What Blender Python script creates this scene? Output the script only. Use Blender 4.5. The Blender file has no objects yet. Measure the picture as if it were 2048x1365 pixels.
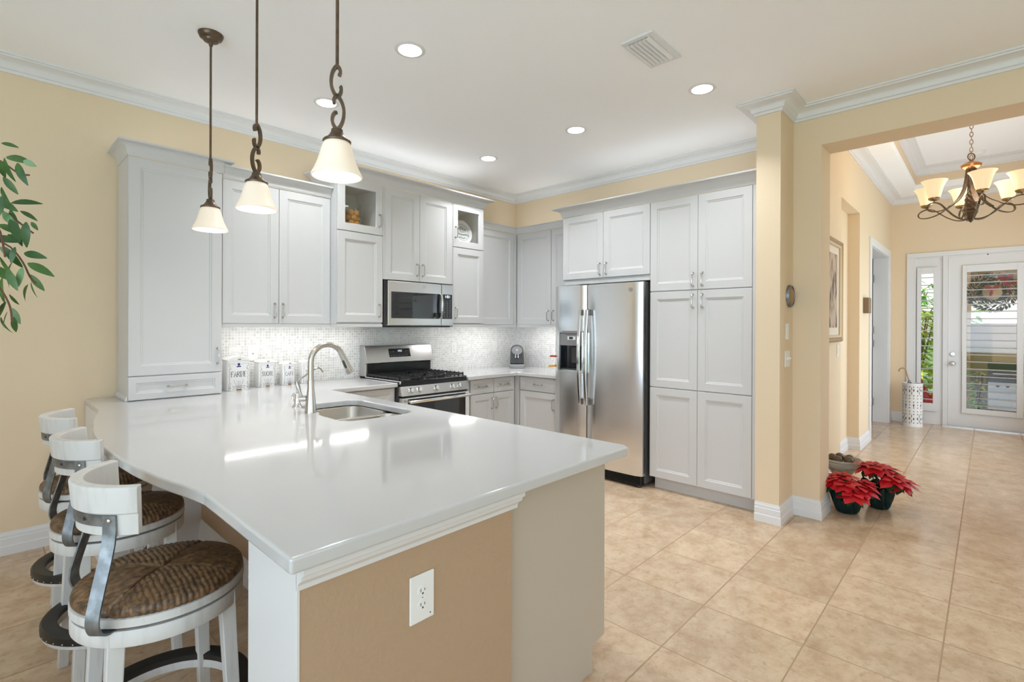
import bpy, bmesh, math, random
from mathutils import Vector, Matrix, geometry
sc = bpy.context.scene
COL = sc.collection
PI = math.pi
R = math.radians

# ------------------------------------------------------------------ camera
def make_camera():
    yaw, pitch, roll = R(43.4708), R(-0.1022), R(0.2177)
    f = Vector((math.cos(yaw)*math.cos(pitch), math.sin(yaw)*math.cos(pitch), math.sin(pitch)))
    r = Vector((math.sin(yaw), -math.cos(yaw), 0)); u = r.cross(f)
    c, s = math.cos(roll), math.sin(roll)
    r2 = c*r + s*u; u2 = -s*r + c*u
    m = Matrix(((r2.x, u2.x, -f.x, 0), (r2.y, u2.y, -f.y, 0), (r2.z, u2.z, -f.z, 1.40), (0, 0, 0, 1)))
    cam = bpy.data.cameras.new('camera'); o = bpy.data.objects.new('camera', cam); COL.objects.link(o)
    o.matrix_world = m
    cam.sensor_fit = 'HORIZONTAL'; cam.sensor_width = 36.0
    cam.lens = 36.0*1007.35/2048.0
    cam.shift_y = -(682.5-652.5)/2048.0
    cam.clip_start = 0.02; cam.clip_end = 300
    sc.camera = o
make_camera()

# ------------------------------------------------------------------ world, sun, window daylight, exposure
def make_world():
    w = bpy.data.worlds.new('sky'); sc.world = w; w.use_nodes = True
    nt = w.node_tree; nt.nodes.clear()
    out = nt.nodes.new('ShaderNodeOutputWorld'); bg = nt.nodes.new('ShaderNodeBackground')
    sky = nt.nodes.new('ShaderNodeTexSky'); sky.sky_type = 'NISHITA'; sky.sun_disc = False
    sky.sun_elevation = R(48); sky.sun_rotation = R(0); sky.air_density = 1.0; sky.dust_density = 1.5
    mix = nt.nodes.new('ShaderNodeMixRGB'); mix.inputs['Color2'].default_value = (0.93, 0.97, 1.0, 1)
    noise = nt.nodes.new('ShaderNodeTexNoise'); noise.inputs['Scale'].default_value = 2.2; noise.inputs['Detail'].default_value = 6
    ramp = nt.nodes.new('ShaderNodeValToRGB'); ramp.color_ramp.elements[0].position = 0.38; ramp.color_ramp.elements[1].position = 0.66
    ramp.color_ramp.elements[0].color = (0.35, 0.35, 0.35, 1); ramp.color_ramp.elements[1].color = (0.95, 0.95, 0.95, 1)
    tc = nt.nodes.new('ShaderNodeTexCoord')
    sc_ = nt.nodes.new('ShaderNodeVectorMath'); sc_.operation = 'SCALE'; sc_.inputs['Scale'].default_value = 0.22
    nt.links.new(tc.outputs['Generated'], noise.inputs['Vector'])
    nt.links.new(sky.outputs[0], sc_.inputs[0])
    nt.links.new(noise.outputs[0], ramp.inputs[0]); nt.links.new(ramp.outputs[0], mix.inputs['Fac'])
    nt.links.new(sc_.outputs[0], mix.inputs['Color1']); nt.links.new(mix.outputs[0], bg.inputs['Color'])
    bg.inputs['Strength'].default_value = 1.15
    nt.links.new(bg.outputs[0], out.inputs['Surface'])
make_world()

def add_light(name, kind, loc, energy, color=(1, 1, 1), rot=(0, 0, 0), parent=None, **kw):
    l = bpy.data.lights.new(name, kind); l.energy = energy; l.color = color
    for k, v in kw.items(): setattr(l, k, v)
    o = bpy.data.objects.new(name, l); COL.objects.link(o); o.location = loc; o.rotation_euler = rot
    if parent: o.parent = parent; o.location = Vector(loc)-Vector(parent.location)
    return o
add_light('sun', 'SUN', (0, 0, 20), 2.6, (1, 0.95, 0.86), (R(38), 0, R(200)), angle=R(0.6))
# daylight coming in through the living room's sliding doors behind the camera
add_light('daylight_west', 'AREA', (-3.5, -0.9, 1.25), 170, (0.62, 0.80, 1.0), (0, R(-146), 0), shape='RECTANGLE', size=2.3, size_y=5.2)
add_light('daylight_south', 'AREA', (0.4, -4.1, 1.25), 24, (0.62, 0.80, 1.0), (R(150), 0, 0), shape='RECTANGLE', size=5.6, size_y=2.3)
# fill lamp added to brighten the foyer, in a made-up opening out of frame
add_light('foyer_fill', 'AREA', (7.3, -0.80, 1.35), 36, (0.76, 0.89, 1.0), (R(112), 0, 0), shape='RECTANGLE', size=2.8, size_y=2.3)
# lamps hidden on top of the wall cabinets, shining up at the ceiling
add_light('above_cabinet_lamp_1', 'AREA', (2.8, 4.02, 2.66), 1.3, (0.92, 0.96, 1.0), (R(180), 0, 0), shape='RECTANGLE', size=1.5, size_y=0.12)
add_light('above_cabinet_lamp_2', 'AREA', (4.22, 2.1, 2.50), 1.6, (0.92, 0.96, 1.0), (R(180), 0, 0), shape='RECTANGLE', size=0.12, size_y=1.6)
add_light('above_cabinet_lamp_3', 'AREA', (1.3, 4.14, 2.50), 0.8, (0.92, 0.96, 1.0), (R(180), 0, 0), shape='RECTANGLE', size=1.2, size_y=0.12)
add_light('above_cabinet_lamp_4', 'AREA', (4.40, 3.75, 2.50), 0.7, (0.92, 0.96, 1.0), (R(180), 0, 0), shape='RECTANGLE', size=0.14, size_y=0.9)
vs = sc.view_settings
vs.view_transform = 'Standard'; vs.look = 'None'; vs.exposure = 0.46; vs.gamma = 1.0; vs.use_curve_mapping = False
sc.cycles.max_bounces = 14; sc.cycles.diffuse_bounces = 10; sc.cycles.glossy_bounces = 5
sc.cycles.transmission_bounces = 8; sc.cycles.transparent_max_bounces = 12
sc.cycles.sample_clamp_indirect = 6.0; sc.cycles.caustics_reflective = False; sc.cycles.caustics_refractive = False
sc.cycles.use_denoising = True

# ------------------------------------------------------------------ materials
def mat(name, color, rough=0.5, metal=0.0, spec=0.5, emit=None, estr=0.0, trans=0.0, coat=0.0, var=None, bump=None, ior=1.45, sub=None):
    m = bpy.data.materials.new(name); m.use_nodes = True
    nt = m.node_tree; b = nt.nodes['Principled BSDF']
    b.inputs['Base Color'].default_value = (*color, 1); b.inputs['Roughness'].default_value = rough
    b.inputs['Metallic'].default_value = metal; b.inputs['Specular IOR Level'].default_value = spec
    b.inputs['IOR'].default_value = ior
    if trans: b.inputs['Transmission Weight'].default_value = trans
    if coat: b.inputs['Coat Weight'].default_value = coat; b.inputs['Coat Roughness'].default_value = 0.05
    if emit: b.inputs['Emission Color'].default_value = (*emit, 1); b.inputs['Emission Strength'].default_value = estr
    tc = None
    if var:      # (scale, colour2, contrast low, high, stretch)
        s, c2, lo, hi, st = var
        tc = nt.nodes.new('ShaderNodeTexCoord'); mp = nt.nodes.new('ShaderNodeMapping'); mp.inputs['Scale'].default_value = st
        n = nt.nodes.new('ShaderNodeTexNoise'); n.inputs['Scale'].default_value = s; n.inputs['Detail'].default_value = 5
        rp = nt.nodes.new('ShaderNodeValToRGB'); rp.color_ramp.elements[0].position = lo; rp.color_ramp.elements[1].position = hi
        rp.color_ramp.elements[0].color = (*color, 1); rp.color_ramp.elements[1].color = (*c2, 1)
        nt.links.new(tc.outputs['Object'], mp.inputs[0]); nt.links.new(mp.outputs[0], n.inputs['Vector'])
        nt.links.new(n.outputs[0], rp.inputs[0]); nt.links.new(rp.outputs[0], b.inputs['Base Color'])
    if bump:     # (scale, strength, stretch)
        s, k, st = bump
        tc = nt.nodes.new('ShaderNodeTexCoord'); mp = nt.nodes.new('ShaderNodeMapping'); mp.inputs['Scale'].default_value = st
        n = nt.nodes.new('ShaderNodeTexNoise'); n.inputs['Scale'].default_value = s; n.inputs['Detail'].default_value = 4
        bp = nt.nodes.new('ShaderNodeBump'); bp.inputs['Strength'].default_value = k; bp.inputs['Distance'].default_value = 0.002
        nt.links.new(tc.outputs['Object'], mp.inputs[0]); nt.links.new(mp.outputs[0], n.inputs['Vector'])
        nt.links.new(n.outputs[0], bp.inputs['Height']); nt.links.new(bp.outputs[0], b.inputs['Normal'])
    return m
ONE = (1, 1, 1)
M = {}
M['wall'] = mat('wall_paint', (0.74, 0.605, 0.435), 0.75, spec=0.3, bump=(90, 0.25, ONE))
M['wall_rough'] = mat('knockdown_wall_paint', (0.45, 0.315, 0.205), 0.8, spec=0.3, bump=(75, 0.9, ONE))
M['ceiling'] = mat('ceiling_paint', (0.90, 0.91, 0.925), 0.9, spec=0.2, bump=(120, 0.2, ONE))
M['trim'] = mat('white_trim_paint', (0.72, 0.72, 0.725), 0.4)
M['cab'] = mat('white_cabinet_paint', (0.60, 0.60, 0.605), 0.38)
M['cabin'] = mat('cabinet_interior', (0.80, 0.76, 0.71), 0.6)
M['panel'] = mat('cream_end_panel', (0.50, 0.44, 0.36), 0.5)
M['quartz'] = mat('white_quartz', (0.575, 0.575, 0.578), 0.09, spec=0.6, coat=0.3)
M['steel'] = mat('brushed_steel', (0.86, 0.87, 0.885), 0.24, metal=1.0, bump=(60, 0.12, (1, 1, 0.02)))
M['steelh'] = mat('brushed_steel_horizontal', (0.64, 0.63, 0.62), 0.3, metal=1.0, bump=(60, 0.12, (0.02, 1, 1)))
M['sinksteel'] = mat('sink_steel', (0.6, 0.58, 0.55), 0.3, metal=1.0)
M['nickel'] = mat('brushed_nickel', (0.58, 0.56, 0.53), 0.24, metal=1.0)
M['chrome'] = mat('polished_chrome', (0.8, 0.8, 0.8), 0.12, metal=1.0)
M['bronze'] = mat('dark_bronze', (0.115, 0.085, 0.06), 0.38, metal=0.75, var=(25, (0.2, 0.13, 0.08), 0.4, 0.75, ONE))
M['copper'] = mat('copper_bronze', (0.5, 0.24, 0.1), 0.3, metal=0.9)
M['brass'] = mat('antique_brass', (0.33, 0.22, 0.1), 0.35, metal=0.85)
M['black'] = mat('black_enamel', (0.012, 0.012, 0.013), 0.18)
M['blackm'] = mat('black_cast_iron', (0.02, 0.02, 0.021), 0.5)
M['charcoal'] = mat('charcoal_plastic', (0.055, 0.055, 0.055), 0.32)
M['fridgeside'] = mat('dark_grey_fridge_side', (0.10, 0.10, 0.10), 0.5)
M['greyplastic'] = mat('grey_plastic', (0.22, 0.22, 0.23), 0.4)
M['blackglass'] = mat('black_glass', (0.012, 0.013, 0.014), 0.04, spec=0.8)
def thin_glass():
    m = bpy.data.materials.new('clear_glass'); m.use_nodes = True; nt = m.node_tree; nt.nodes.clear()
    out = nt.nodes.new('ShaderNodeOutputMaterial'); mx = nt.nodes.new('ShaderNodeMixShader'); lw = nt.nodes.new('ShaderNodeLayerWeight'); lw.inputs['Blend'].default_value = 0.5
    pw = nt.nodes.new('ShaderNodeMath'); pw.operation = 'POWER'; pw.inputs[1].default_value = 4.0; fr = nt.nodes.new('ShaderNodeMath'); fr.operation = 'MULTIPLY_ADD'; fr.inputs[1].default_value = 0.5; fr.inputs[2].default_value = 0.045
    nt.links.new(lw.outputs['Facing'], pw.inputs[0]); nt.links.new(pw.outputs[0], fr.inputs[0])
    tr = nt.nodes.new('ShaderNodeBsdfTransparent'); tr.inputs['Color'].default_value = (0.96, 0.97, 0.97, 1); gl = nt.nodes.new('ShaderNodeBsdfGlossy'); gl.inputs['Roughness'].default_value = 0.02
    nt.links.new(fr.outputs[0], mx.inputs[0]); nt.links.new(tr.outputs[0], mx.inputs[1]); nt.links.new(gl.outputs[0], mx.inputs[2]); nt.links.new(mx.outputs[0], out.inputs['Surface'])
    return m
M['glass'] = thin_glass()
M['plate'] = mat('white_plastic', (0.82, 0.82, 0.81), 0.35)
M['slot'] = mat('dark_slot', (0.03, 0.03, 0.03), 0.6)
M['enamel'] = mat('white_enamel', (0.82, 0.82, 0.81), 0.22, var=(14, (0.74, 0.74, 0.72), 0.55, 0.8, ONE))
M['ink'] = mat('black_paint', (0.025, 0.025, 0.03), 0.5)
M['grayink'] = mat('grey_paint', (0.1, 0.1, 0.12), 0.5)
M['blue'] = mat('cobalt_blue_paint', (0.02, 0.025, 0.16), 0.4)
M['led'] = mat('led_white', (1, 1, 1), 0.4, emit=(1, 0.985, 0.965), estr=26)
M['lens'] = mat('lamp_lens', (1, 1, 1), 0.4, emit=(1, 0.98, 0.95), estr=6)
M['digit'] = mat('display_digit', (0.8, 0.9, 1), 0.4, emit=(0.75, 0.88, 1), estr=1.6)
M['shade'] = mat('frosted_lamp_glass', (0.88, 0.80, 0.70), 0.35, emit=(1, 0.80, 0.60), estr=0.17)
M['shadein'] = mat('lit_lamp_glass_inside', (0.95, 0.93, 0.9), 0.4, emit=(1, 0.93, 0.85), estr=0.5)
M['amber'] = mat('amber_lamp_glass', (0.85, 0.72, 0.52), 0.3, emit=(1, 0.78, 0.46), estr=0.36)
M['bulb'] = mat('bulb', (1, 1, 1), 0.4, emit=(1, 0.9, 0.75), estr=7)
M['strap'] = mat('galvanised_strap', (0.17, 0.18, 0.185), 0.42, metal=0.75, var=(30, (0.3, 0.32, 0.33), 0.4, 0.7, ONE))
M['stoolwood'] = mat('whitewashed_wood', (0.64, 0.635, 0.62), 0.5, var=(18, (0.52, 0.5, 0.47), 0.5, 0.85, (2.5, 2.5, 0.3)))
M['rush'] = mat('woven_rush', (0.075, 0.045, 0.025), 0.36, var=(60, (0.27, 0.155, 0.075), 0.38, 0.72, ONE), bump=(260, 0.3, ONE))
M['footring'] = mat('black_footrest', (0.02, 0.018, 0.016), 0.42)
M['leaf'] = mat('ficus_leaf', (0.03, 0.085, 0.02), 0.4, var=(9, (0.10, 0.21, 0.045), 0.42, 0.72, ONE))
M['leafpale'] = mat('pale_leaf_back', (0.20, 0.31, 0.17), 0.5, var=(9, (0.12, 0.25, 0.08), 0.4, 0.7, ONE))
M['twig'] = mat('twig_brown', (0.13, 0.06, 0.035), 0.6)
M['bark'] = mat('trunk_bark', (0.16, 0.1, 0.06), 0.8, bump=(30, 0.8, (1, 1, 0.2)))
M['red'] = mat('poinsettia_red', (0.56, 0.008, 0.016), 0.45, var=(25, (0.36, 0.004, 0.012), 0.4, 0.8, ONE))
M['foil'] = mat('green_foil_wrap', (0.006, 0.035, 0.035), 0.1, metal=0.6, spec=0.8)
M['dgreen'] = mat('dark_green_leaf', (0.02, 0.06, 0.02), 0.5)
M['stone'] = mat('glazed_stoneware', (0.55, 0.51, 0.42), 0.35, var=(12, (0.38, 0.38, 0.33), 0.4, 0.7, (1, 1, 5)))
M['ball'] = mat('brown_ball', (0.13, 0.09, 0.055), 0.4)
M['ceramic'] = mat('white_ceramic', (0.82, 0.81, 0.79), 0.18)
M['hole'] = mat('dark_hole', (0.12, 0.115, 0.11), 0.8)
M['cane'] = mat('bamboo_cane', (0.45, 0.30, 0.15), 0.4)
M['cloth'] = mat('striped_umbrella_cloth', (0.35, 0.33, 0.31), 0.7, var=(50, (0.08, 0.08, 0.09), 0.45, 0.55, (1, 1, 4)))
M['goldframe'] = mat('gold_brown_frame', (0.36, 0.23, 0.11), 0.38, metal=0.35)
M['goldlight'] = mat('pale_gold_frame', (0.62, 0.48, 0.29), 0.4, metal=0.2)
M['matboard'] = mat('cream_mat_board', (0.72, 0.66, 0.56), 0.8)
M['print'] = mat('birch_print', (0.50, 0.39, 0.29), 0.7, var=(16, (0.10, 0.065, 0.05), 0.48, 0.60, (1, 1, 0.3)))
M['brownbox'] = mat('brown_metal', (0.22, 0.15, 0.09), 0.5)
M['orange'] = mat('orange_peel', (0.72, 0.33, 0.02), 0.45, bump=(140, 0.3, ONE))
M['stucco'] = mat('brown_stucco', (0.47, 0.31, 0.18), 0.9, bump=(60, 0.8, ONE))
M['grass'] = mat('lawn_grass', (0.12, 0.24, 0.05), 0.9, var=(6, (0.2, 0.33, 0.09), 0.4, 0.7, ONE))
M['paver'] = mat('patio_pavers', (0.5, 0.46, 0.4), 0.8)
M['bush'] = mat('yellow_green_leaf', (0.12, 0.40, 0.02), 0.45, var=(4, (0.72, 0.66, 0.03), 0.42, 0.72, ONE))
M['palm'] = mat('palm_leaf', (0.10, 0.36, 0.04), 0.45, var=(3, (0.4, 0.55, 0.06), 0.4, 0.75, ONE))
M['pine'] = mat('pine_green', (0.012, 0.03, 0.012), 0.7)
M['ribbon'] = mat('red_ribbon', (0.35, 0.01, 0.02), 0.45)
M['grillsteel'] = mat('grill_steel', (0.5, 0.52, 0.55), 0.35, metal=0.7)
M['clipred'] = mat('red_plastic', (0.42, 0.05, 0.03), 0.4)
M['clipor'] = mat('orange_plastic', (0.75, 0.35, 0.03), 0.4)
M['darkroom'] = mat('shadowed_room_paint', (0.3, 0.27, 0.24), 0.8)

def floor_material():
    m = bpy.data.materials.new('travertine_look_tile'); m.use_nodes = True; nt = m.node_tree; b = nt.nodes['Principled BSDF']
    L = nt.links
    tc = nt.nodes.new('ShaderNodeTexCoord'); mp = nt.nodes.new('ShaderNodeMapping')
    mp.inputs['Location'].default_value = (-0.272+0.4435*20, -0.142+0.4455*20, 0)
    br = nt.nodes.new('ShaderNodeTexBrick'); br.offset = 0.0; br.squash = 1.0
    br.inputs['Scale'].default_value = 1.0; br.inputs['Brick Width'].default_value = 0.4435; br.inputs['Row Height'].default_value = 0.4455
    br.inputs['Mortar Size'].default_value = 0.0034; br.inputs['Mortar Smooth'].default_value = 0.2
    br.inputs['Color1'].default_value = (0.0, 0.0, 0.0, 1); br.inputs['Color2'].default_value = (1, 1, 1, 1)
    L.new(tc.outputs['Object'], mp.inputs[0]); L.new(mp.outputs[0], br.inputs['Vector'])
    def noise(scale, detail, rough, st=ONE):
        q = nt.nodes.new('ShaderNodeMapping'); q.inputs['Scale'].default_value = st
        n = nt.nodes.new('ShaderNodeTexNoise'); n.inputs['Scale'].default_value = scale; n.inputs['Detail'].default_value = detail
        n.inputs['Roughness'].default_value = rough
        L.new(tc.outputs['Object'], q.inputs[0]); L.new(q.outputs[0], n.inputs['Vector']); return n
    n1 = noise(7, 8, 0.72); n2 = noise(24, 7, 0.75)
    r1 = nt.nodes.new('ShaderNodeValToRGB'); e = r1.color_ramp.elements
    e[0].position = 0.36; e[0].color = (0.56, 0.39, 0.25, 1); e[1].position = 0.62; e[1].color = (0.74, 0.575, 0.41, 1)
    L.new(n1.outputs[0], r1.inputs[0])
    r2 = nt.nodes.new('ShaderNodeValToRGB'); e = r2.color_ramp.elements
    e[0].position = 0.34; e[0].color = (1, 1, 1, 1); e[1].position = 0.47; e[1].color = (0, 0, 0, 1)
    L.new(n2.outputs[0], r2.inputs[0])
    sp = nt.nodes.new('ShaderNodeMath'); sp.operation = 'MULTIPLY'; sp.inputs[1].default_value = 0.55; L.new(r2.outputs[0], sp.inputs[0])
    mx = nt.nodes.new('ShaderNodeMixRGB'); L.new(r1.outputs[0], mx.inputs[1]); mx.inputs[2].default_value = (0.43, 0.27, 0.15, 1); L.new(sp.outputs[0], mx.inputs[0])
    tv = nt.nodes.new('ShaderNodeMixRGB'); tv.blend_type = 'MULTIPLY'; tv.inputs[0].default_value = 0.16
    L.new(mx.outputs[0], tv.inputs[1]); L.new(br.outputs['Color'], tv.inputs[2])
    gm = nt.nodes.new('ShaderNodeMixRGB'); L.new(br.outputs['Fac'], gm.inputs[0]); L.new(tv.outputs[0], gm.inputs[1]); gm.inputs[2].default_value = (0.40, 0.275, 0.165, 1)
    L.new(gm.outputs[0], b.inputs['Base Color'])
    rr = nt.nodes.new('ShaderNodeMixRGB'); rr.inputs[1].default_value = (0.2, 0.2, 0.2, 1); rr.inputs[2].default_value = (0.8, 0.8, 0.8, 1); L.new(br.outputs['Fac'], rr.inputs[0])
    L.new(rr.outputs[0], b.inputs['Roughness'])
    inv = nt.nodes.new('ShaderNodeMath'); inv.operation = 'SUBTRACT'; inv.inputs[0].default_value = 1.0; L.new(br.outputs['Fac'], inv.inputs[1])
    ad = nt.nodes.new('ShaderNodeMath'); ad.operation = 'MULTIPLY_ADD'; ad.inputs[1].default_value = 0.12; L.new(n1.outputs[0], ad.inputs[0]); L.new(inv.outputs[0], ad.inputs[2])
    bp = nt.nodes.new('ShaderNodeBump'); bp.inputs['Strength'].default_value = 0.35; bp.inputs['Distance'].default_value = 0.003
    L.new(ad.outputs[0], bp.inputs['Height']); L.new(bp.outputs[0], b.inputs['Normal'])
    return m
M['floor'] = floor_material()

def mosaic_material(axis):
    m = bpy.data.materials.new('glass_mosaic_tile'); m.use_nodes = True; nt = m.node_tree; b = nt.nodes['Principled BSDF']; L = nt.links
    tc = nt.nodes.new('ShaderNodeTexCoord'); sx = nt.nodes.new('ShaderNodeSeparateXYZ'); cb = nt.nodes.new('ShaderNodeCombineXYZ')
    L.new(tc.outputs['Object'], sx.inputs[0]); L.new(sx.outputs[axis], cb.inputs[0]); L.new(sx.outputs[2], cb.inputs[1])
    br = nt.nodes.new('ShaderNodeTexBrick'); br.offset = 0.0; br.squash = 1.0; br.inputs['Scale'].default_value = 1.0
    br.inputs['Brick Width'].default_value = 0.0232; br.inputs['Row Height'].default_value = 0.0232; br.inputs['Mortar Size'].default_value = 0.0021
    br.inputs['Mortar Smooth'].default_value = 0.1
    br.inputs['Color1'].default_value = (0.60, 0.595, 0.58, 1); br.inputs['Color2'].default_value = (0.80, 0.80, 0.78, 1); br.inputs['Mortar'].default_value = (0.88, 0.88, 0.87, 1)
    L.new(cb.outputs[0], br.inputs['Vector']); L.new(br.outputs['Color'], b.inputs['Base Color'])
    rr = nt.nodes.new('ShaderNodeMapRange'); rr.inputs[3].default_value = 0.14; rr.inputs[4].default_value = 0.8
    L.new(br.outputs['Fac'], rr.inputs[0]); L.new(rr.outputs[0], b.inputs['Roughness'])
    inv = nt.nodes.new('ShaderNodeMath'); inv.operation = 'SUBTRACT'; inv.inputs[0].default_value = 1.0; L.new(br.outputs['Fac'], inv.inputs[1])
    bp = nt.nodes.new('ShaderNodeBump'); bp.inputs['Strength'].default_value = 0.5; bp.inputs['Distance'].default_value = 0.002
    L.new(inv.outputs[0], bp.inputs['Height']); L.new(bp.outputs[0], b.inputs['Normal'])
    return m
M['mosaic_x'] = mosaic_material(0); M['mosaic_y'] = mosaic_material(1)

# ------------------------------------------------------------------ mesh helpers
ORG = {}
def top(o, label, cat, group=None, kind=None):
    o['label'] = label; o['category'] = cat
    if group: o['group'] = group
    if kind: o['kind'] = kind
    return o
def thing(name, label, cat, loc=(0, 0, 0), group=None, rz=0.0):
    o = bpy.data.objects.new(name, None); COL.objects.link(o); o.location = loc; o.rotation_euler = (0, 0, rz); o.empty_display_size = 0.05
    ORG[o.name] = Vector(loc)
    return top(o, label, cat, group)
def copy_tree(o, loc=None, rz=None, label=None, parent=None):
    c = o.copy(); COL.objects.link(c)
    if parent: c.parent = parent; c.matrix_parent_inverse = o.matrix_parent_inverse.copy()
    if loc is not None: c.location = loc
    if rz is not None: c.rotation_euler = (0, 0, rz)
    if label: c['label'] = label
    for ch in list(o.children): copy_tree(ch, parent=c)
    return c

class G:
    def __init__(s): s.b = bmesh.new()
    def v(s, p): return s.b.verts.new(p)
    def f(s, vs):
        try: return s.b.faces.new(vs)
        except ValueError: return None
    def box(s, x0, x1, y0, y1, z0, z1):
        v = [s.v((x, y, z)) for z in (z0, z1) for y in (y0, y1) for x in (x0, x1)]
        for q in ((0, 2, 3, 1), (4, 5, 7, 6), (0, 1, 5, 4), (2, 6, 7, 3), (0, 4, 6, 2), (1, 3, 7, 5)): s.f([v[i] for i in q])
        return s
    def hexa(s, bot, topp):
        a = [s.v(p) for p in bot]; b = [s.v(p) for p in topp]
        n = len(a); s.f(a[::-1]); s.f(b)
        for i in range(n): s.f([a[i], a[(i+1) % n], b[(i+1) % n], b[i]])
        return s
    def prism(s, pts, z0, z1, fn=None):
        fn = fn or (lambda u, w, z: (u, w, z))
        return s.hexa([fn(u, w, z0) for u, w in pts], [fn(u, w, z1) for u, w in pts])
    def holed(s, outer, holes, z0, z1):
        polys = [outer]+holes
        flat = [p for q in polys for p in q]
        tris = geometry.tessellate_polygon([[Vector((p[0], p[1], 0)) for p in q] for q in polys])
        a = [s.v((p[0], p[1], z0)) for p in flat]; b = [s.v((p[0], p[1], z1)) for p in flat]
        for t in tris: s.f([a[i] for i in t]); s.f([b[i] for i in t])
        k = 0
        for q in polys:
            n = len(q)
            for i in range(n): s.f([a[k+i], a[k+(i+1) % n], b[k+(i+1) % n], b[k+i]])
            k += n
        return s
    def rings(s, rings, closed=True, cap0=True, cap1=True):
        vr = [[s.v(p) for p in r] for r in rings]
        n = len(vr[0])
        for a, b in zip(vr, vr[1:]):
            for i in range(n if closed else n-1): s.f([a[i], a[(i+1) % n], b[(i+1) % n], b[i]])
        if cap0: s.f(vr[0][::-1])
        if cap1: s.f(vr[-1])
        return s
    def lathe(s, prof, c=(0, 0, 0), seg=32, caps=True, fn=None, sx=1.0, sy=1.0):
        fn = fn or (lambda x, y, z: (c[0]+x, c[1]+y, c[2]+z))
        rg = [[fn(max(r, 1e-4)*sx*math.cos(2*PI*i/seg), max(r, 1e-4)*sy*math.sin(2*PI*i/seg), z) for i in range(seg)] for r, z in prof]
        return s.rings(rg, True, caps, caps)
    def loft_loop(s, prof, c, seg=32, fn=None):      # closed profile -> torus-like ring
        fn = fn or (lambda x, y, z: (c[0]+x, c[1]+y, c[2]+z))
        vr = [[s.v(fn(r*math.cos(2*PI*i/seg), r*math.sin(2*PI*i/seg), z)) for i in range(seg)] for r, z in prof]
        m = len(vr)
        for k in range(m):
            a, b = vr[k], vr[(k+1) % m]
            for i in range(seg): s.f([a[i], a[(i+1) % seg], b[(i+1) % seg], b[i]])
        return s
    def tube(s, pts, r, seg=8, closed=False):
        P = [Vector(p) for p in pts]; n = len(P)
        rad = r if isinstance(r, (list, tuple)) else [r]*n
        T = []
        for i in range(n):
            a = P[(i-1) % n] if (closed or i > 0) else P[i]; b = P[(i+1) % n] if (closed or i < n-1) else P[i]
            T.append((b-a).normalized())
        up = Vector((0, 0, 1)) if abs(T[0].z) < 0.9 else Vector((1, 0, 0))
        N = (up - T[0]*up.dot(T[0])).normalized(); rg = []
        for i in range(n):
            if i: N = (N - T[i]*N.dot(T[i])).normalized()
            Bn = T[i].cross(N)
            rg.append([P[i]+(N*math.cos(2*PI*k/seg)+Bn*math.sin(2*PI*k/seg))*rad[i] for k in range(seg)])
        if closed: rg.append(rg[0]); return s.rings_closed(rg)
        return s.rings(rg)
    def rings_closed(s, rg):
        vr = [[s.v(p) for p in r] for r in rg[:-1]]; m = len(vr); n = len(vr[0])
        for k in range(m):
            a, b = vr[k], vr[(k+1) % m]
            for i in range(n): s.f([a[i], a[(i+1) % n], b[(i+1) % n], b[i]])
        return s
    def flat(s, pts, wdir, w, t):      # flat bar: width along wdir, thickness across
        P = [Vector(p) for p in pts]; n = len(P); rg = []
        for i in range(n):
            T = (P[min(i+1, n-1)]-P[max(i-1, 0)]).normalized()
            W = wdir[i] if isinstance(wdir, list) else wdir
            W = Vector(W); W = (W-T*W.dot(T)).normalized(); B = T.cross(W)
            rg.append([P[i]+W*w/2+B*t/2, P[i]-W*w/2+B*t/2, P[i]-W*w/2-B*t/2, P[i]+W*w/2-B*t/2])
        return s.rings(rg)
    def sweep(s, path, prof, closed=False):     # moulding: path of xy points, prof of (out to the left of travel, z)
        P = [Vector((p[0], p[1])) for p in path]; n = len(P); rg = []
        for i in range(n):
            ns = []
            if closed or i > 0: d = (P[i]-P[i-1]).normalized(); ns.append(Vector((-d.y, d.x)))
            if closed or i < n-1: d = (P[(i+1) % n]-P[i]).normalized(); ns.append(Vector((-d.y, d.x)))
            m = sum(ns, Vector((0, 0))).normalized(); k = 1.0/max(m.dot(ns[0]), 0.2)
            rg.append([(P[i].x+m.x*k*o, P[i].y+m.y*k*o, z) for o, z in prof])
        if closed: rg.append(rg[0]); return s.rings_closed(rg)
        return s.rings(rg)
    def sphere(s, c, r, seg=16, rows=10, sz=1.0):
        return s.lathe([(r*math.sin(PI*k/rows), -r*sz*math.cos(PI*k/rows)) for k in range(rows+1)], c, seg)
    def obj(s, name, m, parent=None, smooth=False, bev=0.0, seg=2, ang=38, label=None):
        bmesh.ops.recalc_face_normals(s.b, faces=s.b.faces[:])
        me = bpy.data.meshes.new(name)
        root = parent
        while root is not None and root.parent is not None: root = root.parent
        if root is not None:
            off = ORG.get(root.name, Vector(root.location)); bmesh.ops.translate(s.b, verts=s.b.verts[:], vec=-off)
        if smooth:
            for f in s.b.faces: f.smooth = True
        s.b.to_mesh(me); s.b.free()
        if smooth: me.set_sharp_from_angle(angle=R(ang))
        me.materials.append(m)
        o = bpy.data.objects.new(name, me); COL.objects.link(o)
        if parent is not None: o.parent = parent
        if bev:
            md = o.modifiers.new('bevel', 'BEVEL'); md.width = bev; md.segments = seg; md.limit_method = 'ANGLE'; md.angle_limit = R(35)
        if label: o['label'] = label
        return o
def bx(x0, x1, y0, y1, z0, z1): return G().box(x0, x1, y0, y1, z0, z1)
def struct(g, name, m, label, cat, **kw): return top(g.obj(name, m, None, **kw), label, cat, kind='structure')

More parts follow.
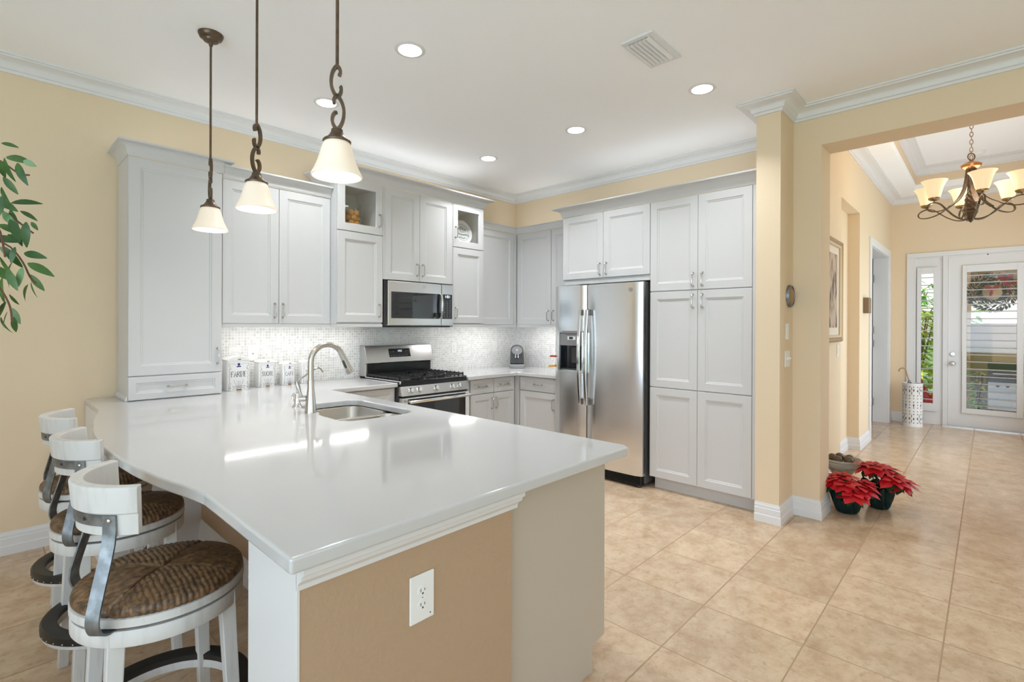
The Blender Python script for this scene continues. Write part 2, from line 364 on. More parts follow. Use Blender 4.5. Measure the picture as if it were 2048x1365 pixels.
def FN(y0): return lambda u, n, z: (u, y0-n, z)      # range-wall frame: u = x, n towards the room
def FE(x0): return lambda u, n, z: (x0-n, u, z)      # fridge-wall frame: u = y
def FS(y0): return lambda u, n, z: (u, y0-n, z)

def fbox(g, F, u0, u1, n0, n1, z0, z1):
    return g.hexa([F(u0, n0, z0), F(u1, n0, z0), F(u1, n1, z0), F(u0, n1, z0)], [F(u0, n0, z1), F(u1, n0, z1), F(u1, n1, z1), F(u0, n1, z1)])
def rect_ring(F, u0, u1, z0, z1, i, n): return [F(u0+i, n, z0+i), F(u1-i, n, z0+i), F(u1-i, n, z1-i), F(u0+i, n, z1-i)]
def door_mesh(F, u0, u1, z0, z1, t=0.02, fw=0.062, n0=0.001):
    g = G(); n1 = n0+t; gp = 0.0015
    u0 += gp; u1 -= gp; z0 += gp; z1 -= gp
    seq = [(0, n0), (0, n1-0.002), (0.002, n1), (fw, n1), (fw+0.004, n1-0.005), (fw+0.013, n1-0.007), (fw+0.016, n1-0.0105)]
    g.rings([rect_ring(F, u0, u1, z0, z1, i, n) for i, n in seq]); return g
def glass_door(F, u0, u1, z0, z1, parent, t=0.02, fw=0.062, n0=0.001):
    g = G(); n1 = n0+t; gp = 0.0015
    u0 += gp; u1 -= gp; z0 += gp; z1 -= gp
    seq = [(0, n0), (0, n1-0.002), (0.002, n1), (fw, n1), (fw+0.004, n1-0.006), (fw+0.004, n0)]
    rg = [rect_ring(F, u0, u1, z0, z1, i, n) for i, n in seq]; rg.append(rg[0]); g.rings_closed(rg)
    d = g.obj('door', M['cab'], parent)
    fbox(G(), F, u0+fw+0.002, u1-fw-0.002, n0+0.006, n0+0.010, z0+fw+0.002, z1-fw-0.002).obj('glass_pane', M['glass'], d)
    return d
def pull(F, u, z, parent, L=0.105, horiz=False, n0=0.021, m='nickel'):
    g = G(); h = L/2
    def q(a, n): return F(u+a, n, z) if horiz else F(u, n, z+a)
    pts = [q(-h, n0), q(-h, n0+0.02), q(-h+0.005, n0+0.027), q(-h+0.014, n0+0.03), q(0, n0+0.032), q(h-0.014, n0+0.03), q(h-0.005, n0+0.027), q(h, n0+0.02), q(h, n0)]
    g.tube(pts, [0.006, 0.0048, 0.0048, 0.0046, 0.0042, 0.0046, 0.0048, 0.0048, 0.006], 8)
    for a in (-h, h):
        c = Vector(q(a, n0)); d = Vector(q(a, n0+0.004))
        g.tube([c, d], [0.0095, 0.0075], 10)
    return g.obj('handle', M[m], parent, smooth=True)
def door(F, u0, u1, z0, z1, parent, hz=None, hu=None, fw=0.062, name='door'):
    d = door_mesh(F, u0, u1, z0, z1, fw=fw).obj(name, M['cab'], parent)
    if hu is not None: pull(F, hu, hz, d)
    return d
def drawer(F, u0, u1, z0, z1, parent, fw=0.04):
    d = door_mesh(F, u0, u1, z0, z1, fw=fw).obj('drawer', M['cab'], parent)
    pull(F, (u0+u1)/2, (z0+z1)/2, d, horiz=True); return d

# ------------------------------------------------------------------ room shell
ZC = 3.0          # kitchen ceiling
YN = 4.31         # range wall
XE = 4.60         # fridge wall
YH = 1.067        # hall wall
XB = 4.175        # wall over the foyer opening
XF = 9.37         # front-door wall
HB = 2.712        # underside of the foyer opening
W = M['wall']; T = M['trim']
struct(bx(-3.6, 9.52, -4.2, 4.45, -0.12, 0), 'floor', M['floor'], 'beige travertine-look floor tiles laid in a square grid', 'floor')
struct(bx(-40, 60, -40, 40, -0.32, -0.121), 'ground', M['grass'], 'lawn outside beyond the front door', 'ground')
g = bx(-3.75, XB+0.27, -4.35, YN+0.15, ZC, ZC+0.15); g.box(XB+0.27, XE+0.15, 1.30, YN+0.15, ZC, ZC+0.15)
struct(g, 'ceiling', M['ceiling'], 'flat white kitchen ceiling', 'ceiling')
struct(bx(-3.6, XE+0.15, YN, YN+0.15, 0, ZC), 'wall_north', W, 'tan wall behind the range and the bar stools', 'wall')
struct(bx(XE, XE+0.15, 1.25, YN, 0, ZC), 'wall_east', W, 'tan wall behind the refrigerator and pantry', 'wall')
# west and south walls of the living room, behind the camera, with wide sliding-door openings
g = bx(-3.75, -3.6, 1.7, YN+0.15, 0, ZC); g.box(-3.75, -3.6, -4.2, -3.5, 0, ZC); g.box(-3.75, -3.6, -3.5, 1.7, 2.45, ZC)
struct(g, 'wall_west', W, 'tan living room wall with sliding door opening, behind the camera', 'wall')
g = bx(-3.75, -2.4, -4.35, -4.2, 0, ZC); g.box(3.2, XB+0.27, -4.35, -4.2, 0, ZC); g.box(-2.4, 3.2, -4.35, -4.2, 2.45, ZC)
struct(g, 'wall_south', W, 'tan living room wall with wide window opening, behind the camera', 'wall')
# pillar and hall wall
yb = 1.25
g = bx(3.857, XE+0.0, YH, 1.228, 0, ZC)
struct(g, 'wall_pillar', W, 'tan pillar between the white pantry and the foyer opening', 'wall')
g = G(); zt = 3.75
g.box(XE, 5.85, YH, yb, 0, zt); g.box(5.85, 6.83, YH, yb, 2.68, zt); g.box(5.85, 6.83, 1.18, yb, 0, 2.68)
g.box(6.83, 7.545, YH, yb, 0, zt); g.box(7.545, 9.06, YH, yb, 2.41, zt); g.box(9.06, XF, YH, yb, 0, zt)
struct(g, 'wall_hall', W, 'tan foyer wall with the framed print and a tall niche', 'wall')
# wall over and beside the foyer opening
g = bx(XB, XB+0.27, 0.885, YH, 0, HB); g.box(XB, XB+0.27, -0.72, YH, HB, zt); g.box(XB, XB+0.27, -4.2, -0.72, 0, zt)
struct(g, 'wall_foyer', W, 'tan wall and header around the foyer opening', 'wall')
g = bx(XB+0.27, 5.8, -1.0, -0.85, 0, zt); g.box(8.8, XF, -1.0, -0.85, 0, zt); g.box(5.8, 8.8, -1.0, -0.85, 2.5, zt)
struct(g, 'wall_right', W, 'tan right wall of the foyer, out of frame', 'wall')
g = bx(XF, XF+0.15, 0.80, yb, 0, zt); g.box(XF, XF+0.15, -1.0, 0.80, 2.40, zt); g.box(XF, XF+0.15, -1.0, -0.78, 0, 2.40)
struct(g, 'wall_front', W, 'tan foyer wall around the front door', 'wall')
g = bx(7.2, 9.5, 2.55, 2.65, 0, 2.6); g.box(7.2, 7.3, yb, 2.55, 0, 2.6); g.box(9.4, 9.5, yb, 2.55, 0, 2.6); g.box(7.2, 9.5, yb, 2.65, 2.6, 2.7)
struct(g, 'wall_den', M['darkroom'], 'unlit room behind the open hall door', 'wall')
# foyer tray ceiling
x0, x1, y0, y1 = XB+0.27, XF, -0.85, YH
g = bx(x0, 4.98, y0, y1, 3.30, 3.38); g.box(8.985, x1, y0, y1, 3.30, 3.38); g.box(4.98, 8.985, 0.754, y1, 3.30, 3.38); g.box(4.98, 8.985, y0, -0.5, 3.30, 3.38)
struct(g, 'ceiling_soffit', M['ceiling'], 'white soffit border around the foyer tray ceiling', 'ceiling')
g = bx(4.90, 4.98, -0.58, 0.834, 3.38, 3.62); g.box(8.985, 9.065, -0.58, 0.834, 3.38, 3.62); g.box(4.98, 8.985, 0.754, 0.834, 3.38, 3.62); g.box(4.98, 8.985, -0.58, -0.5, 3.38, 3.62)
struct(g, 'wall_tray', W, 'tan upright sides of the foyer tray ceiling', 'wall')
struct(bx(4.88, 9.08, -0.6, 0.86, 3.60, 3.70), 'ceiling_tray', M['ceiling'], 'raised white panel of the foyer tray ceiling', 'ceiling')

def crown_prof(z1, h=0.088, p=0.112):
    z0 = z1-h
    pts = [(0, z0), (0.012, z0), (0.014, z0+0.016), (0.026, z0+0.020), (0.030, z0+0.030)]
    for k in range(7):
        a = k/6*PI/2; pts.append((0.030+(p-0.052)*(1-math.cos(a)), z0+0.030+(h-0.052)*math.sin(a)))
    pts += [(p-0.014, z1-0.020), (p-0.012, z1-0.012), (p, z1-0.010), (p, z1), (0, z1)]
    return pts
CP = crown_prof(ZC)
struct(G().sweep([(XE, 1.228), (XE, YN), (-3.6, YN)], CP), 'trim_1', T, 'white crown moulding above the kitchen cabinets', 'crown moulding', smooth=True)
struct(G().sweep([(XB, -4.2), (XB, YH), (3.857, YH), (3.857, 1.228), (4.58, 1.228)], CP), 'trim_2', T, 'white crown moulding around the pillar and over the foyer opening', 'crown moulding', smooth=True)
struct(G().sweep([(XF, y0), (XF, YH), (x0, YH)], crown_prof(3.30, 0.095, 0.12)), 'trim_3', T, 'white crown moulding under the foyer soffit', 'crown moulding', smooth=True)
struct(G().sweep([(8.985, -0.5), (8.985, 0.754), (4.98, 0.754), (4.98, -0.5)], crown_prof(3.60, 0.105, 0.12), closed=True), 'trim_4', T, 'white crown moulding inside the foyer tray', 'crown moulding', smooth=True)
BP = [(0, 0), (0.016, 0), (0.016, 0.052), (0.0125, 0.056), (0.0115, 0.098), (0.0085, 0.103), (0.0085, 0.116), (0.004, 0.126), (0.002, 0.137), (0, 0.137)]
def base(path, n, label): return struct(G().sweep(path, BP), 'baseboard_'+n, T, label, 'baseboard')
base([(0.478, YN), (-3.6, YN)], 'north', 'white baseboard along the tan wall behind the bar stools')
base([(XB+0.27, 0.885), (XB, 0.885), (XB, YH), (3.857, YH), (3.857, 1.228)], 'pillar', 'white baseboard wrapping the pillar and foyer jamb')
base([(5.85, YH), (XB+0.27, YH), (XB+0.27, 0.885)], 'hall', 'white baseboard under the framed print')
base([(7.445, YH), (6.83, YH), (6.83, 1.18), (5.85, 1.18), (5.85, YH)], 'niche', 'white baseboard inside the tall hall niche')
base([(XF, 0.895), (XF, YH), (9.165, YH)], 'front', 'white baseboard behind the umbrella stand')
base([(0.985, 1.425), (0.985, 3.70)], 'peninsula', 'white baseboard under the counter overhang')

# peninsula half walls
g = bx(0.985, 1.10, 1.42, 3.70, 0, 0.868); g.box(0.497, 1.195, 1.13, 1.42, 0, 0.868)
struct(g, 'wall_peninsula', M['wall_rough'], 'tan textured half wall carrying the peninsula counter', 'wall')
g = bx(0.474, 1.10, 3.70, 4.30, 0, 0.868)
struct(g, 'wall_wing', M['trim'], 'white end panel under the counter next to the tan wall', 'wall')
struct(bx(0.489, 0.497, 1.128, 1.424, 0, 0.868), 'trim_5', T, 'white panel on the stool side of the peninsula end', 'panel', bev=0.001)
mp = [(0, 0.800), (0.006, 0.800), (0.008, 0.812), (0.016, 0.822), (0.026, 0.828), (0.030, 0.840), (0.040, 0.846), (0.040, 0.868), (0, 0.868)]
struct(G().sweep([(1.215, 1.13), (0.489, 1.13)][::-1], [(-o, z) for o, z in mp]), 'trim_6', T, 'white moulding under the near edge of the peninsula counter', 'moulding', smooth=True, ang=25)

# ------------------------------------------------------------------ front door, sidelight, hall door
def shutter(parent, yL, yR, z0, z1, nlou, x, op):
    (oL, oR, o0, o1) = op
    F = lambda u, n, z: (x-n, u, z)
    g = G()
    seq = [(0, 0), (0, 0.028), (0.002, 0.03)]
    # frame as four boards around the louvred opening
    fbox(g, F, yR, oR, 0, 0.03, z0, z1); fbox(g, F, oL, yL, 0, 0.03, z0, z1); fbox(g, F, oR, oL, 0, 0.03, z0, o0); fbox(g, F, oR, oL, 0, 0.03, o1, z1)
    s = g.obj('shutter_frame', M['trim'], parent, bev=0.002)
    g = G()
    for k in range(nlou):
        zc = o0+(o1-o0)*(k+0.5)/nlou; a = R(9); h = 0.031
        for sgn in (1,):
            p = [(-h*math.cos(a)+0.012, -h*math.sin(a)), (0.012, -0.007), (h*math.cos(a)+0.012, h*math.sin(a)), (0.012, 0.007)]
            g.hexa([F(oR, n, zc+dz) for n, dz in p], [F(oL, n, zc+dz) for n, dz in p])
    g.obj('louver_panel', M['trim'], s)
    return s
# sidelight = window_1
w1 = thing('window_1', 'narrow white sidelight with horizontal shutter slats left of the front door', 'sidelight', (XF, 0.65, 0)); w1['kind'] = 'structure'
g = G(); F = lambda u, n, z: (XF-n, u, z)
fbox(g, F, 0.80, 0.885, 0.0, 0.02, 0, 2.40); fbox(g, F, 0.78, 0.80, -0.15, 0.02, 0, 2.40)
g.obj('casing', M['trim'], w1, bev=0.003)
g = G(); fbox(g, F, 0.48, 0.80, -0.06, -0.015, 0, 0.22); fbox(g, F, 0.48, 0.80, -0.06, -0.015, 2.22, 2.40); fbox(g, F, 0.48, 0.545, -0.06, -0.015, 0.22, 2.22); fbox(g, F, 0.755, 0.80, -0.06, -0.015, 0.22, 2.22)
g.obj('sash', M['trim'], w1, bev=0.003)
fbox(G(), F, 0.545, 0.755, -0.045, -0.04, 0.22, 2.22).obj('glass_pane', M['glass'], w1)
shutter(w1, 0.765, 0.535, 0.195, 2.25, 17, XF+0.005, (0.718, 0.583, 0.304, 2.16))
d1 = thing('door_1', 'white front door with glass and horizontal shutter slats', 'front door', (XF, 0, 0)); d1['kind'] = 'structure'
g = G(); fbox(g, F, 0.425, 0.48, -0.15, 0.012, 0, 2.40); fbox(g, F, -0.86, 0.885, 0.0, 0.02, 2.40, 2.465); fbox(g, F, -0.78, 0.78, -0.15, 0.0, 2.385, 2.40); fbox(g, F, -0.53, -0.475, -0.15, 0.012, 0, 2.40); fbox(g, F, -0.78, -0.53, -0.06, -0.015, 0, 2.40)
g.obj('casing', M['trim'], d1, bev=0.003)
g = G(); fbox(g, F, 0.28, 0.423, -0.055, -0.01, 0.012, 2.395); fbox(g, F, -0.473, -0.33, -0.055, -0.01, 0.012, 2.395); fbox(g, F, -0.33, 0.28, -0.055, -0.01, 0.012, 0.20); fbox(g, F, -0.33, 0.28, -0.055, -0.01, 2.255, 2.395)
slab = g.obj('door_slab', M['trim'], d1)
fbox(G(), F, -0.33, 0.28, -0.04, -0.035, 0.20, 2.255).obj('glass_pane', M['glass'], slab)
sh = shutter(d1, 0.275, -0.325, 0.205, 2.25, 19, XF+0.012, (0.229, -0.262, 0.275, 2.155))
g = G(); FX = lambda x, y, z: (XF-0.0-z, 0.372+x, 0.885+y)
g.lathe([(0.031, -0.012), (0.031, -0.004), (0.026, 0.002), (0.012, 0.004), (0.012, 0.03), (0.024, 0.038), (0.028, 0.05), (0.024, 0.062), (0.0, 0.066)], fn=FX, seg=20); g.obj('knob', M['nickel'], d1, smooth=True)
g = G(); FX = lambda x, y, z: (XF-z, 0.372+x, 1.015+y)
g.lathe([(0.031, -0.012), (0.031, -0.003), (0.026, 0.006), (0.0, 0.007)], fn=FX, seg=20); g.box(XF-0.022, XF-0.006, 0.352, 0.392, 1.010, 1.020); g.obj('deadbolt', M['nickel'], d1, smooth=True)
g = G(); FX = lambda x, y, z: (XF-z, 0.02+x, 2.385+y); g.lathe([(0.008, -0.012), (0.008, 0.0), (0.0, 0.001)], fn=FX, seg=12); g.obj('door_sensor', M['slot'], d1)
g = G(); fbox(g, F, -0.86, 0.48, -0.15, 0.03, 0.0, 0.012); g.obj('threshold', M['nickel'], d1)
# hall door
d2 = thing('door_2', 'white hall doorway with its door standing open, beside the foyer niche', 'doorway', (8.3, YH, 0)); d2['kind'] = 'structure'
g = bx(7.445, 7.545, YH-0.018, YH, 0, 2.50); g.box(9.06, 9.165, YH-0.018, YH, 0, 2.50); g.box(7.545, 9.06, YH-0.018, YH, 2.40, 2.50); g.box(7.545, 7.56, YH, yb, 0, 2.41); g.box(9.045, 9.06, YH, yb, 0, 2.41); g.box(7.56, 9.045, YH, yb, 2.395, 2.41)
g.obj('casing', M['trim'], d2, bev=0.003)
g = bx(8.98, 9.02, yb+0.01, yb+0.70, 0.015, 2.38); dd = g.obj('door_leaf', M['trim'], d2, bev=0.002)
g = G()
for z in (0.30, 1.15, 1.35, 2.1): g.box(8.975, 9.045, yb-0.02, yb+0.012, z-0.05, z+0.05)
g.obj('hinge', M['nickel'], dd)
g = bx(7.60, 7.64, yb-0.05, yb+0.62, 0.015, 2.38); dd = g.obj('door_leaf', M['trim'], d2, bev=0.002)

# ------------------------------------------------------------------ cabinets
CAB = M['cab']
def cab_crown(name, path, z0, z1, p, label):
    h = z1-z0; pr = [(0, z0), (0.004, z0), (0.006, z0+0.008)]
    for k in range(6):
        a = k/5*PI/2; pr.append((0.008+(p-0.014)*(1-math.cos(a)), z0+0.010+(h-0.024)*math.sin(a)))
    pr += [(p, z1-0.012), (p, z1), (0, z1)]
    return top(G().sweep(path, pr).obj(name, CAB, None, smooth=True), label, 'cabinet moulding')
YU = 3.97; XU = 4.265
# tower standing on the counter
t = thing('counter_cabinet', 'tall white cabinet standing on the counter by the tan wall', 'cabinet', (0.91, 4.13, 0.905)); F = FN(3.976)
bx(0.641, 1.179, 3.976, 4.298, 0.906, 2.468).obj('body', CAB, t)
door(F, 0.641, 1.179, 1.063, 2.466, t, 1.175, 1.151)
drawer(F, 0.641, 1.179, 0.908, 1.060, t)
G().sweep([(0.641, 4.298), (0.641, 3.960)][::-1], [(0, 0.906), (0.014, 0.906), (0.014, 0.922), (0.009, 0.930), (0.004, 0.942), (0, 0.942)]).obj('base_moulding', CAB, t)
cab_crown('cabinet_crown', [(1.179, 4.296), (1.179, 3.955), (0.641, 3.955), (0.641, 4.296)], 2.468, 2.556, 0.062, 'white crown on top of the tall counter cabinet')
# double upper cabinet
def rail(x0, x1, y, t): bx(x0, x1, y, y+0.018, 1.378, 1.404).obj('light_rail', CAB, t)
t = thing('upper_cabinet', 'white double-door upper cabinet behind the three pendants', 'cabinet', (1.59, 4.14, 1.404), 'upper wall cabinets'); F = FN(3.99)
bx(1.183, 1.994, 3.99, 4.298, 1.404, 2.442).obj('body', CAB, t)
door(F, 1.183, 1.579, 1.404, 2.441, t, 1.505, 1.549); door(F, 1.579, 1.994, 1.404, 2.441, t, 1.505, 1.609); rail(1.183, 1.994, 3.972, t)
cab_crown('cabinet_crown', [(1.994, 3.969), (1.183, 3.969)], 2.443, 2.530, 0.055, 'white crown on the double upper cabinet behind the pendants')
# centre group
YC = 3.847+0.021
def stacked(name, x0, x1, label, hx, hz, hz2):
    t = thing(name, label, 'cabinet', ((x0+x1)/2, 4.08, 1.404), 'glass-topped cabinets beside the microwave'); F = FN(YC)
    g = bx(x0, x1, YC, 4.298, 1.404, 2.190)
    g.obj('body', CAB, t)
    g = bx(x0, x0+0.018, YC, 4.298, 2.190, 2.612); g.box(x1-0.018, x1, YC, 4.298, 2.190, 2.612); g.box(x0+0.018, x1-0.018, YC, 4.298, 2.594, 2.612); g.box(x0+0.018, x1-0.018, 4.28, 4.298, 2.190, 2.594)
    g.box(x0+0.018, x1-0.018, YC, 4.28, 2.190, 2.232)
    g.obj('display_box', M['cabin'], t)
    bx(x0-0.0005, x0+0.001, YC, 4.298, 2.19, 2.612).obj('side_panel', CAB, t); bx(x1-0.001, x1+0.0005, YC, 4.298, 2.19, 2.612).obj('side_panel', CAB, t)
    d = glass_door(F, x0, x1, 2.176, 2.611, t); pull(F, hx, hz, d)
    door(F, x0, x1, 1.417, 2.172, t, hz2, hx)
    g = bx(x0, x1, YC-0.019, YC+0.0, 1.378, 1.404); g.box(x0, x0+0.018, YC, 4.29, 1.378, 1.404); g.box(x1-0.018, x1, YC, 4.29, 1.378, 1.404); g.obj('light_rail', CAB, t, bev=0.003)
    return t
stacked('upper_cabinet', 1.996, 2.416, 'white upper cabinet left of the microwave, glass top with oranges', 2.380, 2.300, 1.520)
stacked('upper_cabinet', 3.206, 3.622, 'white upper cabinet right of the microwave, glass top with a plate', 3.240, 2.320, 1.520)
t = thing('upper_cabinet', 'white double-door cabinet directly above the microwave', 'cabinet', (2.81, 4.08, 1.80), 'upper wall cabinets'); F = FN(YC)
bx(2.418, 3.204, YC, 4.298, 1.800, 2.612).obj('body', CAB, t)
door(F, 2.434, 2.808, 1.797, 2.611, t, 1.905, 2.776); door(F, 2.808, 3.190, 1.797, 2.611, t, 1.905, 2.840)
bx(2.418, 2.433, YC-0.018, YC, 1.80, 2.611).obj('stile', CAB, t); bx(3.191, 3.204, YC-0.018, YC, 1.80, 2.611).obj('stile', CAB, t)
cab_crown('cabinet_crown', [(3.622, 4.296), (3.622, 3.846), (1.996, 3.846), (1.996, 4.296)], 2.613, 2.703, 0.085, 'long white crown over the glass-topped cabinets and microwave cabinet')
# right of the centre group and round the corner
t = thing('upper_cabinet', 'white single-door upper cabinet in the kitchen corner', 'cabinet', (3.94, 4.14, 1.404), 'upper wall cabinets'); F = FN(3.99)
bx(3.624, 4.586, 3.99, 4.298, 1.404, 2.442).obj('body', CAB, t)
door(F, 3.624, 4.215, 1.404, 2.441, t, 1.505, 3.66); bx(4.217, 4.263, 3.972, 3.99, 1.404, 2.441).obj('filler', CAB, t); rail(3.624, 4.265, 3.972, t)
t = thing('upper_cabinet', 'white double-door upper cabinet between the corner and the refrigerator', 'cabinet', (4.44, 3.5, 1.404), 'upper wall cabinets'); F = FE(4.286)
bx(4.286, 4.588, 3.075, 3.988, 1.404, 2.442).obj('body', CAB, t)
door(F, 3.463, 3.967, 1.404, 2.441, t, 1.505, 3.498); door(F, 3.077, 3.460, 1.404, 2.441, t, 1.505, 3.425); bx(4.268, 4.286, 3.075, 3.967, 1.378, 1.404).obj('light_rail', CAB, t)
cab_crown('cabinet_trim', [(4.263, 3.078), (4.263, 3.968), (3.626, 3.968)], 2.443, 2.524, 0.014, 'flat white top board round the corner upper cabinets')
# over the refrigerator, and pantry
XP = 3.96
t = thing('upper_cabinet', 'deep white double-door cabinet above the refrigerator', 'cabinet', (4.28, 2.59, 1.80), 'upper wall cabinets'); F = FE(XP+0.021)
bx(XP+0.021, 4.598, 2.122, 3.067, 1.84, 2.458).obj('body', CAB, t)
door(F, 2.597, 3.065, 1.843, 2.456, t, 1.925, 2.632); door(F, 2.122, 2.597, 1.843, 2.456, t, 1.925, 2.562)
bx(XP+0.012, XP+0.04, 2.122, 3.045, 1.795, 1.842).obj('light_rail', CAB, t)
t = thing('pantry_cabinet', 'tall white six-door pantry cabinet right of the refrigerator', 'cabinet', (4.28, 1.68, 0)); F = FE(XP+0.021)
bx(XP+0.021, 4.598, 1.232, 2.120, 0.104, 2.458).obj('body', CAB, t)
bx(XP+0.075, 4.598, 1.232, 2.105, 0.0, 0.104).obj('toe_kick', CAB, t)
bx(XP+0.002, XP+0.021, 1.230, 1.283, 0.104, 2.458).obj('filler', CAB, t)
for (z0, z1, hz) in ((1.692, 2.456, 1.775), (0.878, 1.688, 1.600), (0.107, 0.874, None)):
    door(F, 1.702, 2.120, z0, z1, t, hz, 1.740 if hz else None); door(F, 1.285, 1.702, z0, z1, t, hz, 1.662 if hz else None)
cab_crown('cabinet_crown', [(XP, 1.230), (XP, 3.067), (4.598, 3.067)], 2.458, 2.548, 0.085, 'long white crown over the pantry and refrigerator cabinet')
# base cabinets
ZT = 0.868
t = thing('base_cabinet', 'white base cabinet with a drawer left of the range', 'cabinet', (2.13, 4.0, 0), 'base cabinets'); F = FN(3.695)
bx(1.80, 2.440, 3.695, 4.298, 0.10, ZT).obj('body', CAB, t); bx(1.80, 2.440, 3.76, 4.298, 0, 0.10).obj('toe_kick', CAB, t)
drawer(F, 1.830, 2.425, 0.712, 0.860, t); door(F, 1.830, 2.425, 0.104, 0.706, t, 0.62, 2.38)
t = thing('base_cabinet', 'white base cabinet with two drawers and two doors right of the range', 'cabinet', (3.6, 4.0, 0), 'base cabinets'); F = FN(3.69)
bx(3.218, 3.93, 3.69, 4.298, 0.10, ZT).obj('body', CAB, t); bx(3.218, 4.0, 3.75, 4.298, 0, 0.10).obj('toe_kick', CAB, t)
drawer(F, 3.285, 3.603, 0.714, 0.858, t); drawer(F, 3.605, 3.910, 0.714, 0.858, t)
door(F, 3.285, 3.603, 0.104, 0.710, t, 0.605, 3.573); door(F, 3.605, 3.910, 0.104, 0.710, t, 0.605, 3.636)
t = thing('base_cabinet', 'white base cabinet with one wide drawer between the corner and the refrigerator', 'cabinet', (4.28, 3.38, 0), 'base cabinets'); F = FE(3.965)
bx(3.965, 4.598, 3.11, 4.298, 0.10, ZT).obj('body', CAB, t); bx(4.03, 4.598, 3.11, 4.298, 0, 0.10).obj('toe_kick', CAB, t)
drawer(F, 3.115, 3.620, 0.716, 0.858, t); door(F, 3.115, 3.620, 0.104, 0.712, t, 0.60, 3.16)
bx(3.932, 3.963, 3.63, 3.688, 0.10, ZT).obj('corner_post', CAB, t)
t = thing('peninsula_cabinet', 'peninsula base cabinet with a plain cream end panel', 'cabinet', (1.45, 2.4, 0))
bx(1.102, 1.765, 1.176, 3.66, 0.10, 0.70).obj('body', CAB, t); bx(1.102, 1.70, 1.176, 3.66, 0, 0.10).obj('toe_kick', CAB, t)
G().prism([(1.197, 0), (1.700, 0), (1.700, 0.105), (1.786, 0.118), (1.786, ZT), (1.197, ZT)], 1.158, 1.175, lambda u, w, z: (u, z, w)).obj('end_panel', M['panel'], t, bev=0.001)
F = lambda u, n, z: (1.766+n, u, z)
for k in range(4):
    a = 1.20+k*0.60; door(F, a, a+0.595, 0.106, 0.700, t, 0.60, a+0.54)
    drawer(F, a, a+0.595, 0.706, 0.862, t)

# ------------------------------------------------------------------ worktops and sink
def cr(pts, n=5):
    out = []; P = [Vector(p) for p in pts]
    for i in range(len(P)-1):
        p0 = P[max(i-1, 0)]; p1 = P[i]; p2 = P[i+1]; p3 = P[min(i+2, len(P)-1)]
        for k in range(n):
            s = k/n; out.append(tuple(0.5*((2*p1)+(-p0+p2)*s+(2*p0-5*p1+4*p2-p3)*s*s+(-p0+3*p1-3*p2+p3)*s**3)))
    out.append(tuple(P[-1])); return out
def arc(cx, cy, r, a0, a1, n=6): return [(cx+r*math.cos(R(a0+(a1-a0)*k/n)), cy+r*math.sin(R(a0+(a1-a0)*k/n))) for k in range(n+1)]
curve = cr([(0.467, 3.715), (0.425, 3.50), (0.393, 3.30), (0.369, 3.12), (0.350, 2.90), (0.340, 2.66), (0.345, 2.43), (0.362, 2.19), (0.392, 1.956), (0.430, 1.775), (0.449, 1.66)], 6)
outer = [(0.449, 1.066), (1.815, 1.066), (1.842, 1.093), (1.828, 3.645), (2.441, 3.645), (2.441, 4.298), (0.472, 4.298), (0.470, 3.73)]+curve
sinkhole = arc(1.62, 2.965, 0.09, 0, 90)+arc(1.37, 2.965, 0.09, 90, 180)+arc(1.345, 2.44, 0.065, 180, 270)+arc(1.62, 2.46, 0.09, 270, 360)
sinkhole = arc(1.62, 2.965, 0.09, 0, 90)+arc(1.40, 2.965, 0.09, 90, 180)+[(1.31, 2.72), (1.285, 2.70), (1.275, 2.60)]+arc(1.36, 2.45, 0.085, 180, 270)+arc(1.62, 2.46, 0.095, 270, 360)
top(G().holed(outer, [sinkhole], 0.868, 0.905).obj('countertop', M['quartz'], None, bev=0.007, seg=3), 'large white quartz peninsula worktop with a curved bar edge', 'worktop')
poly = [(3.212, 3.612), (3.895, 3.608), (3.902, 3.10), (4.588, 3.10), (4.588, 4.298), (3.212, 4.298)]
top(G().prism(poly, 0.868, 0.905).obj('countertop', M['quartz'], None, bev=0.006, seg=3), 'white quartz corner worktop under the coffee machine', 'worktop')
t = thing('sink', 'double-bowl stainless sink set into the peninsula worktop', 'sink', (1.5, 2.7, 0.70))
def bowl(x0, x1, y0, y1, zb):
    g = G(); rr = 0.075
    def loop(i, z):
        r = max(rr-i*0.4, 0.03)
        return [(x, y, z) for x, y in arc(x1-i-r, y1-i-r, r, 0, 90, 5)+arc(x0+i+r, y1-i-r, r, 90, 180, 5)+arc(x0+i+r, y0+i+r, r, 180, 270, 5)+arc(x1-i-r, y0+i+r, r, 270, 360, 5)]
    lv = [(-0.012, 0.864), (0.0, 0.864), (0.004, 0.857), (0.010, zb+0.03), (0.03, zb), (0.10, zb-0.004)]
    inn = [loop(i, z) for i, z in lv]; outr = [loop(i-0.004, z-0.004) for i, z in lv]
    g.rings(inn, True, False, True); g.rings(outr, True, False, True)
    o = g.obj('bowl', M['sinksteel'], t, smooth=True, ang=50)
    g = G(); g.lathe([(0.045, zb-0.003), (0.042, zb+0.001), (0.03, zb-0.001), (0.0, zb-0.002)], ((x0+x1)/2, (y0+y1)/2, 0), 20); g.obj('drain', M['chrome'], o, smooth=True)
bowl(1.27, 1.715, 2.665, 3.055, 0.70); bowl(1.26, 1.715, 2.36, 2.645, 0.70)
bx(1.27, 1.715, 2.640, 2.670, 0.835, 0.862).obj('divider', M['sinksteel'], t, bev=0.008, seg=3)
